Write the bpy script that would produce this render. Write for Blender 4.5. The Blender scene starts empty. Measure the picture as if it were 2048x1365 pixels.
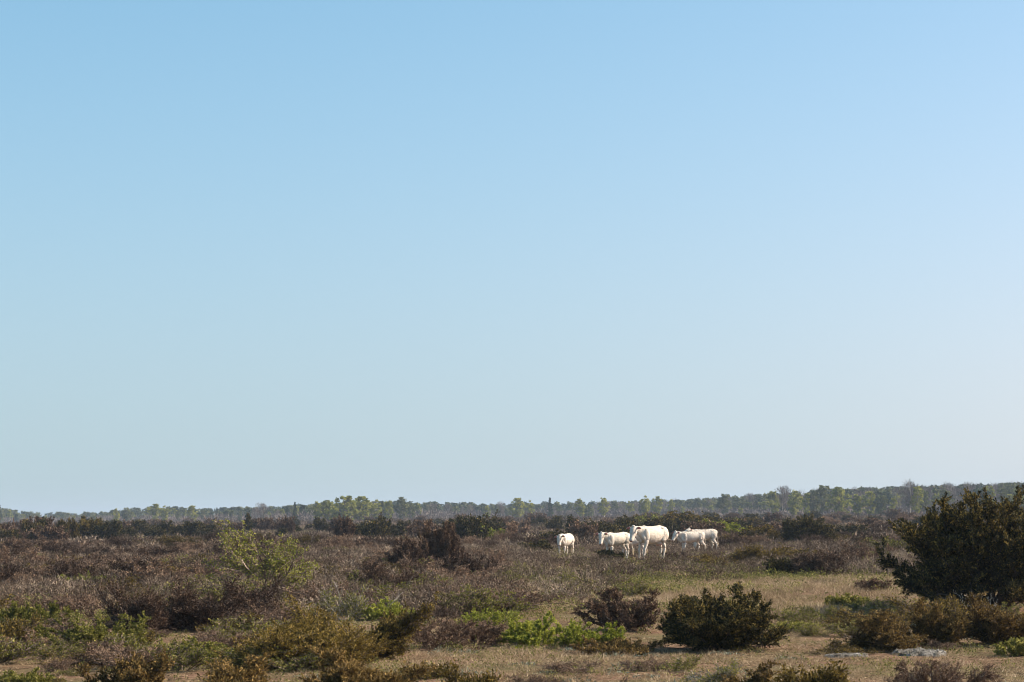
import bpy, bmesh, math, random
import numpy as np
from mathutils import Matrix, Vector

sc = bpy.context.scene
C = sc.collection
PI = math.pi
# ------------------------------------------------------------------ camera, sky, sun, exposure
EYE, LENS, PITCH, ROLL = 2.0, 70.0, math.radians(4.973), math.radians(0.7)
SUN_EL, SUN_AZ = math.radians(35), math.radians(76)          # azimuth clockwise from the view direction (+Y)
cd = bpy.data.cameras.new("camera"); cam = bpy.data.objects.new("camera", cd); C.objects.link(cam); sc.camera = cam
cd.lens = LENS; cd.sensor_width = 36; cd.clip_start = 0.5; cd.clip_end = 30000
CAM = Matrix.Translation((0, 0, EYE)) @ Matrix.Rotation(PI/2 + PITCH, 4, 'X') @ Matrix.Rotation(-ROLL, 4, 'Z')
cam.matrix_world = CAM
w = bpy.data.worlds.new("World"); sc.world = w; w.use_nodes = True
nt = w.node_tree
sky = nt.nodes.new('ShaderNodeTexSky'); sky.sky_type = 'NISHITA'; sky.sun_disc = False
sky.sun_elevation = SUN_EL; sky.sun_rotation = SUN_AZ
sky.air_density = 0.7; sky.dust_density = 1.0; sky.ozone_density = 3.0
tc = nt.nodes.new('ShaderNodeTexCoord'); mp = nt.nodes.new('ShaderNodeMapping'); vm = nt.nodes.new('ShaderNodeVectorMath')
vm.operation = 'NORMALIZE'
def mth(op, a, b_):
    x = nt.nodes.new('ShaderNodeMath'); x.operation = op
    for i_, v_ in enumerate((a, b_)):
        if isinstance(v_, (int, float)): x.inputs[i_].default_value = v_
        else: nt.links.new(v_, x.inputs[i_])
    return x.outputs[0]
# the low sky of this clear spring day is whiter than the model's: look up z a little higher near the horizon, unchanged at the zenith
sx = nt.nodes.new('ShaderNodeSeparateXYZ'); cx = nt.nodes.new('ShaderNodeCombineXYZ'); nt.links.new(tc.outputs['Generated'], sx.inputs[0])
nt.links.new(sx.outputs[0], cx.inputs[0]); nt.links.new(sx.outputs[1], cx.inputs[1])
zz = mth('MAXIMUM', sx.outputs[2], 0.0)
nt.links.new(mth('ADD', mth('ADD', mth('MULTIPLY', zz, .30), .02), mth('MULTIPLY', mth('POWER', zz, 2.0), .68)), cx.inputs[2])
nt.links.new(cx.outputs[0], vm.inputs[0]); nt.links.new(vm.outputs[0], sky.inputs[0]); nt.nodes.remove(mp)
sr = nt.nodes.new('ShaderNodeSeparateColor'); cr_ = nt.nodes.new('ShaderNodeCombineColor'); nt.links.new(sky.outputs[0], sr.inputs[0])
for i_, (p_, k_) in enumerate(((1.12, .138), (.7, .250), (.7, .262))):
    nt.links.new(mth('MULTIPLY', mth('POWER', sr.outputs[i_], p_), k_/.2219), cr_.inputs[i_])
nt.links.new(cr_.outputs[0], nt.nodes['Background'].inputs[0]); nt.nodes['Background'].inputs[1].default_value = 0.1
sd = bpy.data.lights.new("sun", 'SUN'); sun = bpy.data.objects.new("sun", sd); C.objects.link(sun)
sd.energy = 5.0; sd.angle = math.radians(0.55); sd.color = (1.0, 0.87, 0.70)
sdir = Vector((math.sin(SUN_AZ)*math.cos(SUN_EL), math.cos(SUN_AZ)*math.cos(SUN_EL), math.sin(SUN_EL)))
sun.rotation_euler = sdir.to_track_quat('Z', 'Y').to_euler(); sun.location = (40, 10, 60)
vs = sc.view_settings; vs.view_transform = 'Standard'; vs.look = 'None'; vs.exposure = 1.15; vs.gamma = 1
cy = sc.cycles
cy.max_bounces = 6; cy.diffuse_bounces = 2; cy.glossy_bounces = 2; cy.transmission_bounces = 3; cy.transparent_max_bounces = 8
cy.volume_bounces = 0; cy.use_denoising = True; cy.use_adaptive_sampling = False; cy.pixel_filter_type = 'BLACKMAN_HARRIS'; cy.filter_width = 1.0; cy.volume_step_rate = 1

# ------------------------------------------------------------------ terrain height and picture-to-ground helper
def gz(x, y):
    x = np.asarray(x, float); y = np.asarray(y, float)
    d = np.sqrt(x*x + y*y)
    a = np.clip((d - 14)/30, 0, 1)
    h = 0.05*np.sin(x*.31 + 1.3*np.sin(y*.11)) * np.cos(y*.23 + .7) + 0.06*np.sin(x*.083 + y*.061 + 2) + 0.05*np.sin(y*.17 - x*.05)
    far = 0.14*np.sin(x*.021 + 1)*np.cos(y*.017)
    return a*h + np.clip((d - 90)/120, 0, 1)*far - .02*a
FPX = 2048*LENS/36
def ray(px, py):
    v = Vector(((px - 1024)/FPX, -(py - 682.5)/FPX, -1.0))
    return (CAM.to_3x3() @ v).normalized()
def at(px, py):
    d = ray(px, py); z = 0.0
    for _ in range(8):
        t = (EYE - z)/-d.z
        z = float(gz(d.x*t, d.y*t))
    return np.array((d.x*t, d.y*t, z))
def at_y(px, Y):                                            # the ground point Y metres off that stands in column px
    d = ray(px, 1030); x = d.x/d.y*Y
    return np.array((x, Y, float(gz(x, Y))))
CI = np.array(CAM.inverted())
def proj(P):
    q = P @ CI[:3, :3].T + CI[:3, 3]
    return 1024 + q[:, 0]/-q[:, 2]*FPX, 682.5 - q[:, 1]/-q[:, 2]*FPX

# ------------------------------------------------------------------ mesh helpers
def mesh_from(name, V, F, tone=None, mats=(), mi=None, smooth=False):
    """V (n,3); F a list of index arrays (m,k); tone one float per face."""
    me = bpy.data.meshes.new(name)
    V = np.asarray(V, np.float32); me.vertices.add(len(V)); me.vertices.foreach_set('co', V.ravel())
    F = [np.asarray(f, np.int32) for f in F if len(f)]
    nl = sum(f.size for f in F); npo = sum(len(f) for f in F)
    me.loops.add(nl); me.loops.foreach_set('vertex_index', np.concatenate([f.ravel() for f in F]))
    st = []; o = 0
    for f in F:
        st.append(o + np.arange(len(f))*f.shape[1]); o += f.size
    me.polygons.add(npo); me.polygons.foreach_set('loop_start', np.concatenate(st).astype(np.int32))
    if mi is not None: me.polygons.foreach_set('material_index', np.asarray(mi, np.int32))
    me.polygons.foreach_set('use_smooth', np.full(npo, smooth))
    me.update(calc_edges=True)
    if tone is not None:
        a = me.attributes.new('tone', 'FLOAT', 'FACE'); a.data.foreach_set('value', np.asarray(tone, np.float32))
    for m in mats: me.materials.append(m)
    return me
def link(name, me, parent=None):
    o = bpy.data.objects.new(name, me); C.objects.link(o); o.parent = parent
    return o
def tag(o, label=None, cat=None, group=None, kind=None):
    if label: o['label'] = label
    if cat: o['category'] = cat
    if group: o['group'] = group
    if kind: o['kind'] = kind
    return o
def empty(name, loc, rz=0):
    o = bpy.data.objects.new(name, None); C.objects.link(o); o.location = tuple(loc); o.rotation_euler = (0, 0, rz); o.empty_display_size = .2
    return o
def norm(v): return v/np.maximum(np.linalg.norm(v, axis=-1, keepdims=True), 1e-9)

# ------------------------------------------------------------------ materials
def ramp_mat(name, cols, trans=0.0, rough=.85, vary=0.1, spec=.15):
    m = bpy.data.materials.new(name); m.use_nodes = True; n = m.node_tree; n.nodes.clear(); L = n.links.new
    out = n.nodes.new('ShaderNodeOutputMaterial'); at_ = n.nodes.new('ShaderNodeAttribute'); at_.attribute_name = 'tone'
    oi = n.nodes.new('ShaderNodeObjectInfo'); ma = n.nodes.new('ShaderNodeMath'); ma.operation = 'MULTIPLY_ADD'
    ma.inputs[1].default_value = vary*2; ma.inputs[2].default_value = -vary; L(oi.outputs['Random'], ma.inputs[0])
    ad = n.nodes.new('ShaderNodeMath'); ad.operation = 'ADD'; ad.use_clamp = True; L(at_.outputs['Fac'], ad.inputs[0]); L(ma.outputs[0], ad.inputs[1])
    cr = n.nodes.new('ShaderNodeValToRGB'); L(ad.outputs[0], cr.inputs[0])
    e = cr.color_ramp.elements
    while len(e) < len(cols): e.new(.5)
    for i, (p, c) in enumerate(cols): e[i].position = p; e[i].color = (*c, 1)
    b = n.nodes.new('ShaderNodeBsdfPrincipled'); b.inputs['Roughness'].default_value = rough; b.inputs['Specular IOR Level'].default_value = spec
    L(cr.outputs[0], b.inputs['Base Color'])
    if trans:
        t = n.nodes.new('ShaderNodeBsdfTranslucent'); L(cr.outputs[0], t.inputs[0])
        mx = n.nodes.new('ShaderNodeMixShader'); mx.inputs[0].default_value = trans; L(b.outputs[0], mx.inputs[1]); L(t.outputs[0], mx.inputs[2]); L(mx.outputs[0], out.inputs[0])
    else: L(b.outputs[0], out.inputs[0])
    return m
M = {}
M['juniper'] = ramp_mat('juniper_green', [(0, (.014, .018, .008)), (.45, (.048, .043, .015)), (.72, (.13, .10, .028)), (1, (.38, .26, .07))], .18)
M['olive'] = ramp_mat('juniper_olive', [(0, (.035, .028, .009)), (.5, (.17, .12, .028)), (1, (.38, .265, .065))], .28)
M['brown'] = ramp_mat('juniper_brown', [(0, (.035, .022, .016)), (.5, (.115, .072, .048)), (1, (.30, .20, .13))], .15)
M['rust'] = ramp_mat('juniper_rust', [(0, (.045, .030, .012)), (.5, (.17, .11, .034)), (1, (.44, .29, .10))], .22)
M['bark'] = ramp_mat('dark_bark', [(0, (.045, .034, .026)), (1, (.15, .12, .10))], 0)
M['twig'] = ramp_mat('grey_brown_twigs', [(0, (.06, .042, .032)), (.6, (.15, .108, .082)), (1, (.40, .32, .26))], 0)
M['pale'] = ramp_mat('pale_dead_wood', [(0, (.13, .11, .09)), (1, (.40, .35, .29))], 0)
M['spring'] = ramp_mat('spring_leaves', [(0, (.10, .12, .015)), (.5, (.24, .26, .035)), (1, (.46, .46, .09))], .35)
M['green'] = ramp_mat('green_leaves', [(0, (.05, .058, .012)), (.5, (.15, .148, .030)), (1, (.40, .355, .10))], .35)
M['birch_leaf'] = ramp_mat('birch_leaves', [(0, (.09, .11, .022)), (.5, (.22, .235, .045)), (1, (.40, .38, .085))], .3)
M['birch_dim'] = ramp_mat('dull_leaves', [(0, (.05, .062, .026)), (.5, (.105, .122, .048)), (1, (.19, .19, .075))], .2)
M['pine'] = ramp_mat('pine_needles', [(0, (.020, .034, .018)), (.5, (.045, .066, .032)), (1, (.095, .11, .05))], .1)
M['bare'] = ramp_mat('bare_crown_twigs', [(0, (.07, .06, .055)), (1, (.22, .18, .16))], 0)
M['birch_bark'] = ramp_mat('birch_bark', [(0, (.22, .205, .185)), (1, (.42, .40, .37))], 0)
M['straw'] = ramp_mat('dry_grass', [(0, (.11, .075, .048)), (.35, (.22, .155, .09)), (.7, (.42, .32, .20)), (1, (.72, .58, .40))], .3, vary=0)
M['herb'] = ramp_mat('low_herbs', [(0, (.045, .055, .016)), (.5, (.13, .13, .034)), (1, (.34, .31, .10))], .3, vary=0)
M['heath'] = ramp_mat('low_heath', [(0, (.034, .023, .016)), (.45, (.078, .054, .039)), (.75, (.165, .120, .086)), (1, (.36, .285, .215))], .1, vary=0)
M['lichen'] = ramp_mat('grey_lichen', [(0, (.09, .10, .07)), (1, (.26, .29, .22))], .1, vary=0)

def noise_mat(name, stops, scale, detail=8, rough=.95, bump=.4, bscale=None):
    m = bpy.data.materials.new(name); m.use_nodes = True; n = m.node_tree; L = n.links.new; b = n.nodes['Principled BSDF']
    t = n.nodes.new('ShaderNodeTexCoord'); nz = n.nodes.new('ShaderNodeTexNoise'); nz.inputs['Scale'].default_value = scale; nz.inputs['Detail'].default_value = detail
    nz.inputs['Roughness'].default_value = .65
    L(t.outputs['Object'], nz.inputs['Vector']); cr = n.nodes.new('ShaderNodeValToRGB'); L(nz.outputs[0], cr.inputs[0])
    e = cr.color_ramp.elements
    while len(e) < len(stops): e.new(.5)
    for i, (p, c) in enumerate(stops): e[i].position = p; e[i].color = (*c, 1)
    L(cr.outputs[0], b.inputs['Base Color']); b.inputs['Roughness'].default_value = rough; b.inputs['Specular IOR Level'].default_value = .15
    n2 = n.nodes.new('ShaderNodeTexNoise'); n2.inputs['Scale'].default_value = bscale or scale*6; n2.inputs['Detail'].default_value = 6; L(t.outputs['Object'], n2.inputs['Vector'])
    bp = n.nodes.new('ShaderNodeBump'); bp.inputs['Strength'].default_value = bump; bp.inputs['Distance'].default_value = .05; L(n2.outputs[0], bp.inputs['Height']); L(bp.outputs[0], b.inputs['Normal'])
    return m

# ------------------------------------------------------------------ ground: one sheet to the horizon
def ground():
    m = bpy.data.materials.new('heath_soil'); m.use_nodes = True; n = m.node_tree; L = n.links.new; b = n.nodes['Principled BSDF']
    t = n.nodes.new('ShaderNodeTexCoord')
    def nz(s, d=8, r=.6):
        x = n.nodes.new('ShaderNodeTexNoise'); x.inputs['Scale'].default_value = s; x.inputs['Detail'].default_value = d; x.inputs['Roughness'].default_value = r; L(t.outputs['Object'], x.inputs['Vector']); return x
    def cr(src, st):
        c = n.nodes.new('ShaderNodeValToRGB'); L(src, c.inputs[0]); e = c.color_ramp.elements
        while len(e) < len(st): e.new(.5)
        for i, (p, k) in enumerate(st): e[i].position = p; e[i].color = (*k, 1)
        return c
    a = cr(nz(9, 10, .7).outputs[0], [(.3, (.055, .033, .022)), (.46, (.14, .082, .054)), (.6, (.26, .162, .105)), (.75, (.38, .27, .18))])
    g = cr(nz(14, 8).outputs[0], [(.35, (.06, .055, .025)), (.65, (.15, .14, .06))])
    k = cr(nz(.35, 4).outputs[0], [(.42, (0, 0, 0)), (.6, (.75, .75, .75))])
    mx = n.nodes.new('ShaderNodeMix'); mx.data_type = 'RGBA'; L(k.outputs[0], mx.inputs[0]); L(a.outputs[0], mx.inputs[6]); L(g.outputs[0], mx.inputs[7])
    L(mx.outputs[2], b.inputs['Base Color']); b.inputs['Roughness'].default_value = 1; b.inputs['Specular IOR Level'].default_value = .05
    bp = n.nodes.new('ShaderNodeBump'); bp.inputs['Strength'].default_value = .8; bp.inputs['Distance'].default_value = .06
    L(nz(22, 8, .7).outputs[0], bp.inputs['Height']); L(bp.outputs[0], b.inputs['Normal'])
    ys = np.concatenate([np.linspace(-60, 12, 20), np.linspace(13, 120, 260), np.geomspace(121, 6000, 170)])
    u = np.linspace(-1, 1, 241); xs = np.sign(u)*(60*np.abs(u) + 4000*np.abs(u)**6)
    X, Y = np.meshgrid(xs, ys); V = np.stack([X, Y, gz(X, Y)], -1).reshape(-1, 3)
    V[:, 2] += .012*np.sin(V[:, 0]*3.1 + V[:, 1]*1.7)*(np.hypot(V[:, 0], V[:, 1]) < 80)
    i = np.arange(len(ys)-1)[:, None]*len(xs) + np.arange(len(xs)-1)[None]
    F = np.stack([i, i+1, i+1+len(xs), i+len(xs)], -1).reshape(-1, 4)
    link('ground', mesh_from('ground', V, [F], mats=[m], smooth=True))['kind'] = 'structure'
ground()

# ------------------------------------------------------------------ branch grower, stem and leaf meshes
def rnd_perp(rng, d):
    v = rng.normal(size=3); v -= d*v.dot(d); return v/np.linalg.norm(v)
def grow(rng, n_stem, L, spread, kids, ratio, angle, wander, up, r0, nseg, r_ratio=.5, base_r=.05, min_t=.25, taper=.55, lean=(0, 0)):
    segs = []                                                # p0, p1, r0, r1, level
    q = []
    for _ in range(n_stem):
        az = rng.uniform(0, 2*PI); th = spread*math.sqrt(rng.uniform(.02, 1))
        d = np.array((math.sin(th)*math.cos(az) + lean[0], math.sin(th)*math.sin(az) + lean[1], math.cos(th))); d /= np.linalg.norm(d)
        p = np.array((math.cos(az), math.sin(az), 0))*base_r*rng.uniform(0, 1)
        q.append((p, d, L*rng.uniform(.7, 1.1), r0*rng.uniform(.7, 1.1), 0))
    while q:
        p, d, l, r, lv = q.pop()
        ns = nseg[lv]; sl = l/ns; pts = [p]; ds = [d]
        for i in range(ns):
            d = d + rng.normal(size=3)*wander[lv] + np.array((0, 0, up[lv])); d = d/np.linalg.norm(d)
            p1 = p + d*sl; a = r*(1 - (1-taper)*i/ns); b = r*(1 - (1-taper)*(i+1)/ns)
            segs.append((*p, *p1, a, b, lv)); p = p1; pts.append(p); ds.append(d)
        if lv < len(kids):
            for _ in range(int(round(kids[lv]*rng.uniform(.75, 1.25)))):
                t = rng.uniform(min_t, 1)*ns; i = min(int(t), ns-1); f = t - i
                pp = pts[i]*(1-f) + pts[i+1]*f; an = angle[lv]*rng.uniform(.6, 1.3)
                dd = ds[i+1]*math.cos(an) + rnd_perp(rng, ds[i+1])*math.sin(an)
                q.append((pp, dd, l*ratio[lv]*rng.uniform(.6, 1.15)*(1.15 - .5*t/ns), r*r_ratio, lv+1))
    return np.array(segs)
def fit(S, w, h):
    P = S[:, 3:6]
    c = np.array((np.percentile(P[:, 0], 2) + np.percentile(P[:, 0], 98), np.percentile(P[:, 1], 2) + np.percentile(P[:, 1], 98)))/2
    sx = w/max(np.percentile(P[:, 0], 98) - np.percentile(P[:, 0], 2), 1e-6); sz = h/max(np.percentile(P[:, 2], 99.5), 1e-6)
    for k in (0, 3):
        S[:, k] *= sx; S[:, k+1] *= sx; S[:, k+2] *= sz
    zlow = .02
    S[:, 2] = np.maximum(S[:, 2], zlow*(S[:, 8] > 0)); S[:, 5] = np.maximum(S[:, 5], zlow)
    return S
def stem_geo(S, tone=None, rng=None, rmin=0.0, flat=False):
    p0, p1 = S[:, 0:3], S[:, 3:6]; d = norm(p1 - p0)
    ref = np.where(np.abs(d[:, 2:3]) > .9, np.array([[1., 0, 0]]), np.array([[0, 0, 1.]]))
    a = norm(np.cross(d, ref)); b = np.cross(d, a); V = []
    for k in range(3):
        c, s = math.cos(k*2*PI/3), math.sin(k*2*PI/3); V.append(a*c + b*s)
    V = np.stack(V, 1); r0 = np.maximum(S[:, 6], rmin)[:, None, None]; r1 = np.maximum(S[:, 7], rmin*.8)[:, None, None]
    A = np.concatenate([p0[:, None] + V*r0, (p1 + d*.15*r1[:, 0])[:, None] + V*r1], 1)
    n = len(S); o = np.arange(n)[:, None]*6
    F = np.concatenate([o + np.array([[0, 1, 4, 3]]), o + np.array([[1, 2, 5, 4]]), o + np.array([[2, 0, 3, 5]])], 0)
    T = np.tile(tone if tone is not None else np.full(n, .5), 3)
    return A.reshape(-1, 3), F, T
def leaf_geo(rng, S, per_m, size, width, along=1.0, rand=.5, up=0.0, off=.02, maxn=230000, tone0=.5, tvar=.22, rise=0.0, droop=0):
    ln = np.linalg.norm(S[:, 3:6] - S[:, 0:3], axis=1); n = min(int(ln.sum()*per_m), maxn)
    i = rng.choice(len(S), n, p=ln/ln.sum()); t = rng.uniform(0, 1, (n, 1))
    p = S[i, 0:3]*(1-t) + S[i, 3:6]*t + rng.normal(size=(n, 3))*off
    d = norm(norm(S[i, 3:6] - S[i, 0:3])*along + rng.normal(size=(n, 3))*rand + np.array([[0, 0, up]]))
    s = norm(np.cross(d, rng.normal(size=(n, 3)))); sz = size*rng.uniform(.6, 1.4, (n, 1)); wd = width*rng.uniform(.7, 1.3, (n, 1))
    V = np.stack([p, p + d*sz*.45 + s*wd, p + d*sz + np.array([[0, 0, -droop]])*sz, p + d*sz*.45 - s*wd], 1)
    V[:, :, 2] = np.maximum(V[:, :, 2], .005)
    F = np.arange(n)[:, None]*4 + np.arange(4)[None]
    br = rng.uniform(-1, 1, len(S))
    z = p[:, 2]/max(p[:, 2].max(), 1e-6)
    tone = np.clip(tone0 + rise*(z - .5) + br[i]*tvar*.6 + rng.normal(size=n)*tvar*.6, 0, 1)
    return V.reshape(-1, 4*3).reshape(-1, 3), F, tone

def rock_mesh(name, rng, sx, sy, sz, sub=3, rough=.12):
    bm = bmesh.new(); bmesh.ops.create_icosphere(bm, subdivisions=sub, radius=1)
    ph = rng.uniform(0, 6, 9)
    for v in bm.verts:
        c = v.co; f = 1 + rough*(math.sin(c.x*3+ph[0])+math.sin(c.y*4+ph[1])*math.cos(c.z*3+ph[2])+.5*math.sin(c.x*9+ph[3])*math.sin(c.y*8+ph[4]))
        c = c*f; v.co = (c.x*sx, c.y*sy, max(c.z, -.35)*sz)
    me = bpy.data.meshes.new(name); bm.to_mesh(me); bm.free()
    return me

# kinds of shrub: each gives (segments, leaf list) for a width and a height in metres; px = size of a rendered pixel there
def k_juniper(rng, w, h, px, dens=1.0, lean=(0, 0), upright=.5):
    n = 12; S = grow(rng, n, 1, 1.25 - .5*upright, (9, 6), (.42, .42), (.75, .8), (.13, .16, .2), (.05 + .1*upright, .10, .14), .022, (6, 4, 3), lean=lean, base_r=.12, min_t=.12)
    S = fit(S, w, h); tw = S[S[:, 8] >= 1]; size = max(.045, px*1.7); wd = max(.011, px*.42)
    area = w*w*h**.5
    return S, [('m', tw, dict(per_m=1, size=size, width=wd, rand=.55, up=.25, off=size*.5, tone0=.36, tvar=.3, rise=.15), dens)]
def k_bare(rng, w, h, px, dens=1.0, lean=(0, 0)):
    S = grow(rng, 16, 1, 1.2, (8, 7), (.5, .5), (.7, .8), (.15, .2, .25), (.05, .05, .05), .010, (5, 4, 3), lean=lean, base_r=.15, min_t=.15, r_ratio=.6)
    return fit(S, w, h), []
def dome(rng, n, w, h, kids=11, tw=.13, inner=.45, low=.04, thp=.8, pw_=.75, lobes=9, lob=.28, base=.16, curve=.5, lean=(0, 0), tipup=.5, t0=.28):
    """a bush of n curved stems whose ends fill an uneven dome w wide and h high, each with side twigs and smaller twigs."""
    az = rng.uniform(0, 2*PI, n); th = low + (PI/2 - low)*rng.uniform(0, 1, n)**thp; rho = rng.uniform(inner**2, 1, n)**.5
    u = np.stack([np.cos(az)*np.cos(th), np.sin(az)*np.cos(th), np.sin(th)], -1)
    L_ = norm(rng.normal(size=(lobes, 3))*np.array([[1, 1, .7]]) + np.array([[0, 0, .5]])); g = np.exp(-(np.arccos(np.clip(u @ L_.T, -1, 1))/.36)**2)*rng.uniform(.5, 1, (1, lobes))
    k = (1 + lob*(g.max(1) - .55) + rng.normal(size=n)*.05)*rho
    c, s_ = np.cos(th)**pw_, np.sin(th)**pw_
    T_ = np.stack([np.cos(az)*c*k*w/2 + lean[0]*k*h*s_, np.sin(az)*c*k*w/2 + lean[1]*k*h*s_, np.maximum(s_*k*h, .03*h)], -1)
    br = rng.uniform(0, 1, n)**.5*base*w/2; B = np.stack([np.cos(az)*br, np.sin(az)*br, np.zeros(n)], -1)
    K = B*.5 + T_*.5; K[:, :2] = B[:, :2] + (T_[:, :2]-B[:, :2])*(curve + .18); K[:, 2] = T_[:, 2]*(curve - .12)
    K += rng.normal(size=(n, 3))*.04*h
    def bez(t): return (1-t)**2*B[:, None] + 2*t*(1-t)*K[:, None] + t*t*T_[:, None]
    ns = 7; t = np.linspace(0, 1, ns+1)[None, :, None]; P = bez(t); P[:, 1:-1] += rng.normal(size=(n, ns-1, 3))*.012*w; rr = h*.012*(1 - .8*t[..., 0])
    out = []
    def add(A, Bq, ra, rb, lv): out.append(np.concatenate([A, Bq, np.full((len(A), 1), 1.)*ra.reshape(-1, 1), np.full((len(A), 1), 1.)*rb.reshape(-1, 1), np.full((len(A), 1), lv)], 1))
    r_ = np.broadcast_to(rr, (n, ns+1)); add(P[:, :-1].reshape(-1, 3), P[:, 1:].reshape(-1, 3), r_[:, :-1].copy(), r_[:, 1:].copy(), 0)
    add(P[:, -3:-1].reshape(-1, 3), P[:, -2:].reshape(-1, 3), np.full(n*2, .001), np.full(n*2, .001), 1)
    def twigs(P0, D0, m, ln, nsg, lv, r0, spread_):
        N = len(P0)*m; p = np.repeat(P0, m, 0); d = np.repeat(D0, m, 0); d = norm(d + norm(rng.normal(size=(N, 3)))*spread_ + np.array([[0, 0, tipup*.5]])); l = (ln*rng.uniform(.5, 1.25, (N, 1)))
        mids = []
        for i in range(nsg):
            d = norm(d + rng.normal(size=(N, 3))*.16 + np.array([[0, 0, tipup*.22]])); q = p + d*l/nsg; q[:, 2] = np.maximum(q[:, 2], .01); add(p, q, np.full(N, r0*(1-i/nsg*.5)), np.full(N, r0*(1-(i+1)/nsg*.5)), lv); mids.append((p*.5+q*.5, d.copy())); p = q
        return mids
    tt = t0 + (1-t0)*rng.uniform(0, 1, (n, kids))**.8; i0 = np.minimum((tt*ns).astype(int), ns-1); f = (tt*ns - i0)[..., None]; ar = np.arange(n)[:, None]
    q0 = P[ar, i0]*(1-f) + P[ar, i0+1]*f; dd = norm(P[ar, i0+1] - P[ar, i0])
    S1 = twigs(q0.reshape(-1, 3), dd.reshape(-1, 3), 1, tw*(w*h*h)**(1/3.), 3, 1, .0035*h, .75)
    for m_ in S1[:2]: twigs(m_[0], m_[1], 1, tw*.5*(w*h*h)**(1/3.), 2, 2, .002*h, .8)
    return np.concatenate(out)
def build_plant(name, kind, rng, w, h, px, leafmat, n_leaf, stemmat='bark', tone0=.4, split=True, lean=(0, 0), upright=.5, rmin=None, extra=None, size=None, wd=None, up=.12, rand=.62, rise=.15, tvar=.3, boxy=.6, lob_=.2):
    nn_ = 1.0 if split is True else .55
    if kind == 'juniper': S = fit(dome(rng, int(120*nn_), w, h, 17, .13, low=.0, thp=1.15, lean=lean, curve=.45 + .1*upright, pw_=boxy, lob=lob_, tipup=.3, t0=.4), w, h)
    elif kind == 'columns': S = dome(rng, int(95*nn_), w*1.1, h, 12, .10, inner=.35, low=.35, pw_=.8, base=.75, lob=.25, lean=lean, tipup=1.0)
    elif kind == 'sprawl': S = fit(dome(rng, int(60*nn_), w, h, 18, .20, inner=.3, low=.03, pw_=.8, lobes=10, lob=1.1, lean=lean, tipup=.25, t0=.35), w, h)
    elif kind == 'twiggy': S = fit(grow(rng, 15, 1, 1.15, (8, 7), (.5, .5), (.65, .8), (.14, .2, .25), (.05, .06, .06), .009, (5, 4, 3), lean=lean, base_r=.18, min_t=.15, r_ratio=.6), w, h)
    elif kind == 'thorn': S = fit(grow(rng, 9, 1, 1.0, (10, 8, 4), (.55, .42, .45), (.85, .8, .8), (.18, .22, .28, .3), (.03, .02, .02, .05), .024, (7, 5, 3, 2), lean=lean, base_r=.06, min_t=.22, r_ratio=.5), w, h)
    elif kind == 'lowleaf': S = fit(grow(rng, 34, 1, 1.2, (5, 3), (.5, .5), (.6, .7), (.14, .2, .2), (.03, .05, .05), .005, (4, 3, 2), lean=lean, base_r=.8, min_t=.2, r_ratio=.7), w, h)
    sv, sf, st = stem_geo(S, rng.uniform(.1, .9, len(S)), rmin=rmin if rmin is not None else px*.16)
    out = {'stem': (sv, sf, st)}
    if n_leaf:
        tw = S[S[:, 8] >= 1]; ln = np.linalg.norm(tw[:, 3:6]-tw[:, 0:3], axis=1).sum()
        s_ = size or max(.038, px*1.7); w_ = wd or max(.009, px*.36)
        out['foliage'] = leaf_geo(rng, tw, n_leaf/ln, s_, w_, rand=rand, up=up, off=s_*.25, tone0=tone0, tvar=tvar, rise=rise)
    return out
def make_meshes(name, geo, leafmat, stemmat):
    d = {'stem': mesh_from(name + '_stem', geo['stem'][0], [geo['stem'][1]], geo['stem'][2], [M[stemmat]])}
    if 'foliage' in geo: d['foliage'] = mesh_from(name + '_foliage', geo['foliage'][0], [geo['foliage'][1]], geo['foliage'][2], [M[leafmat]])
    return d
def merged(name, geo, leafmat, stemmat):
    (a, fa, ta) = geo['stem']
    if 'foliage' not in geo: return mesh_from(name, a, [fa], ta, [M[stemmat]])
    (b, fb, tb) = geo['foliage']
    return mesh_from(name, np.concatenate([a, b]), [fa, fb + len(a)], np.concatenate([ta, tb]), [M[stemmat], M[leafmat]], np.concatenate([np.zeros(len(fa)), np.ones(len(fb))]))

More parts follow.
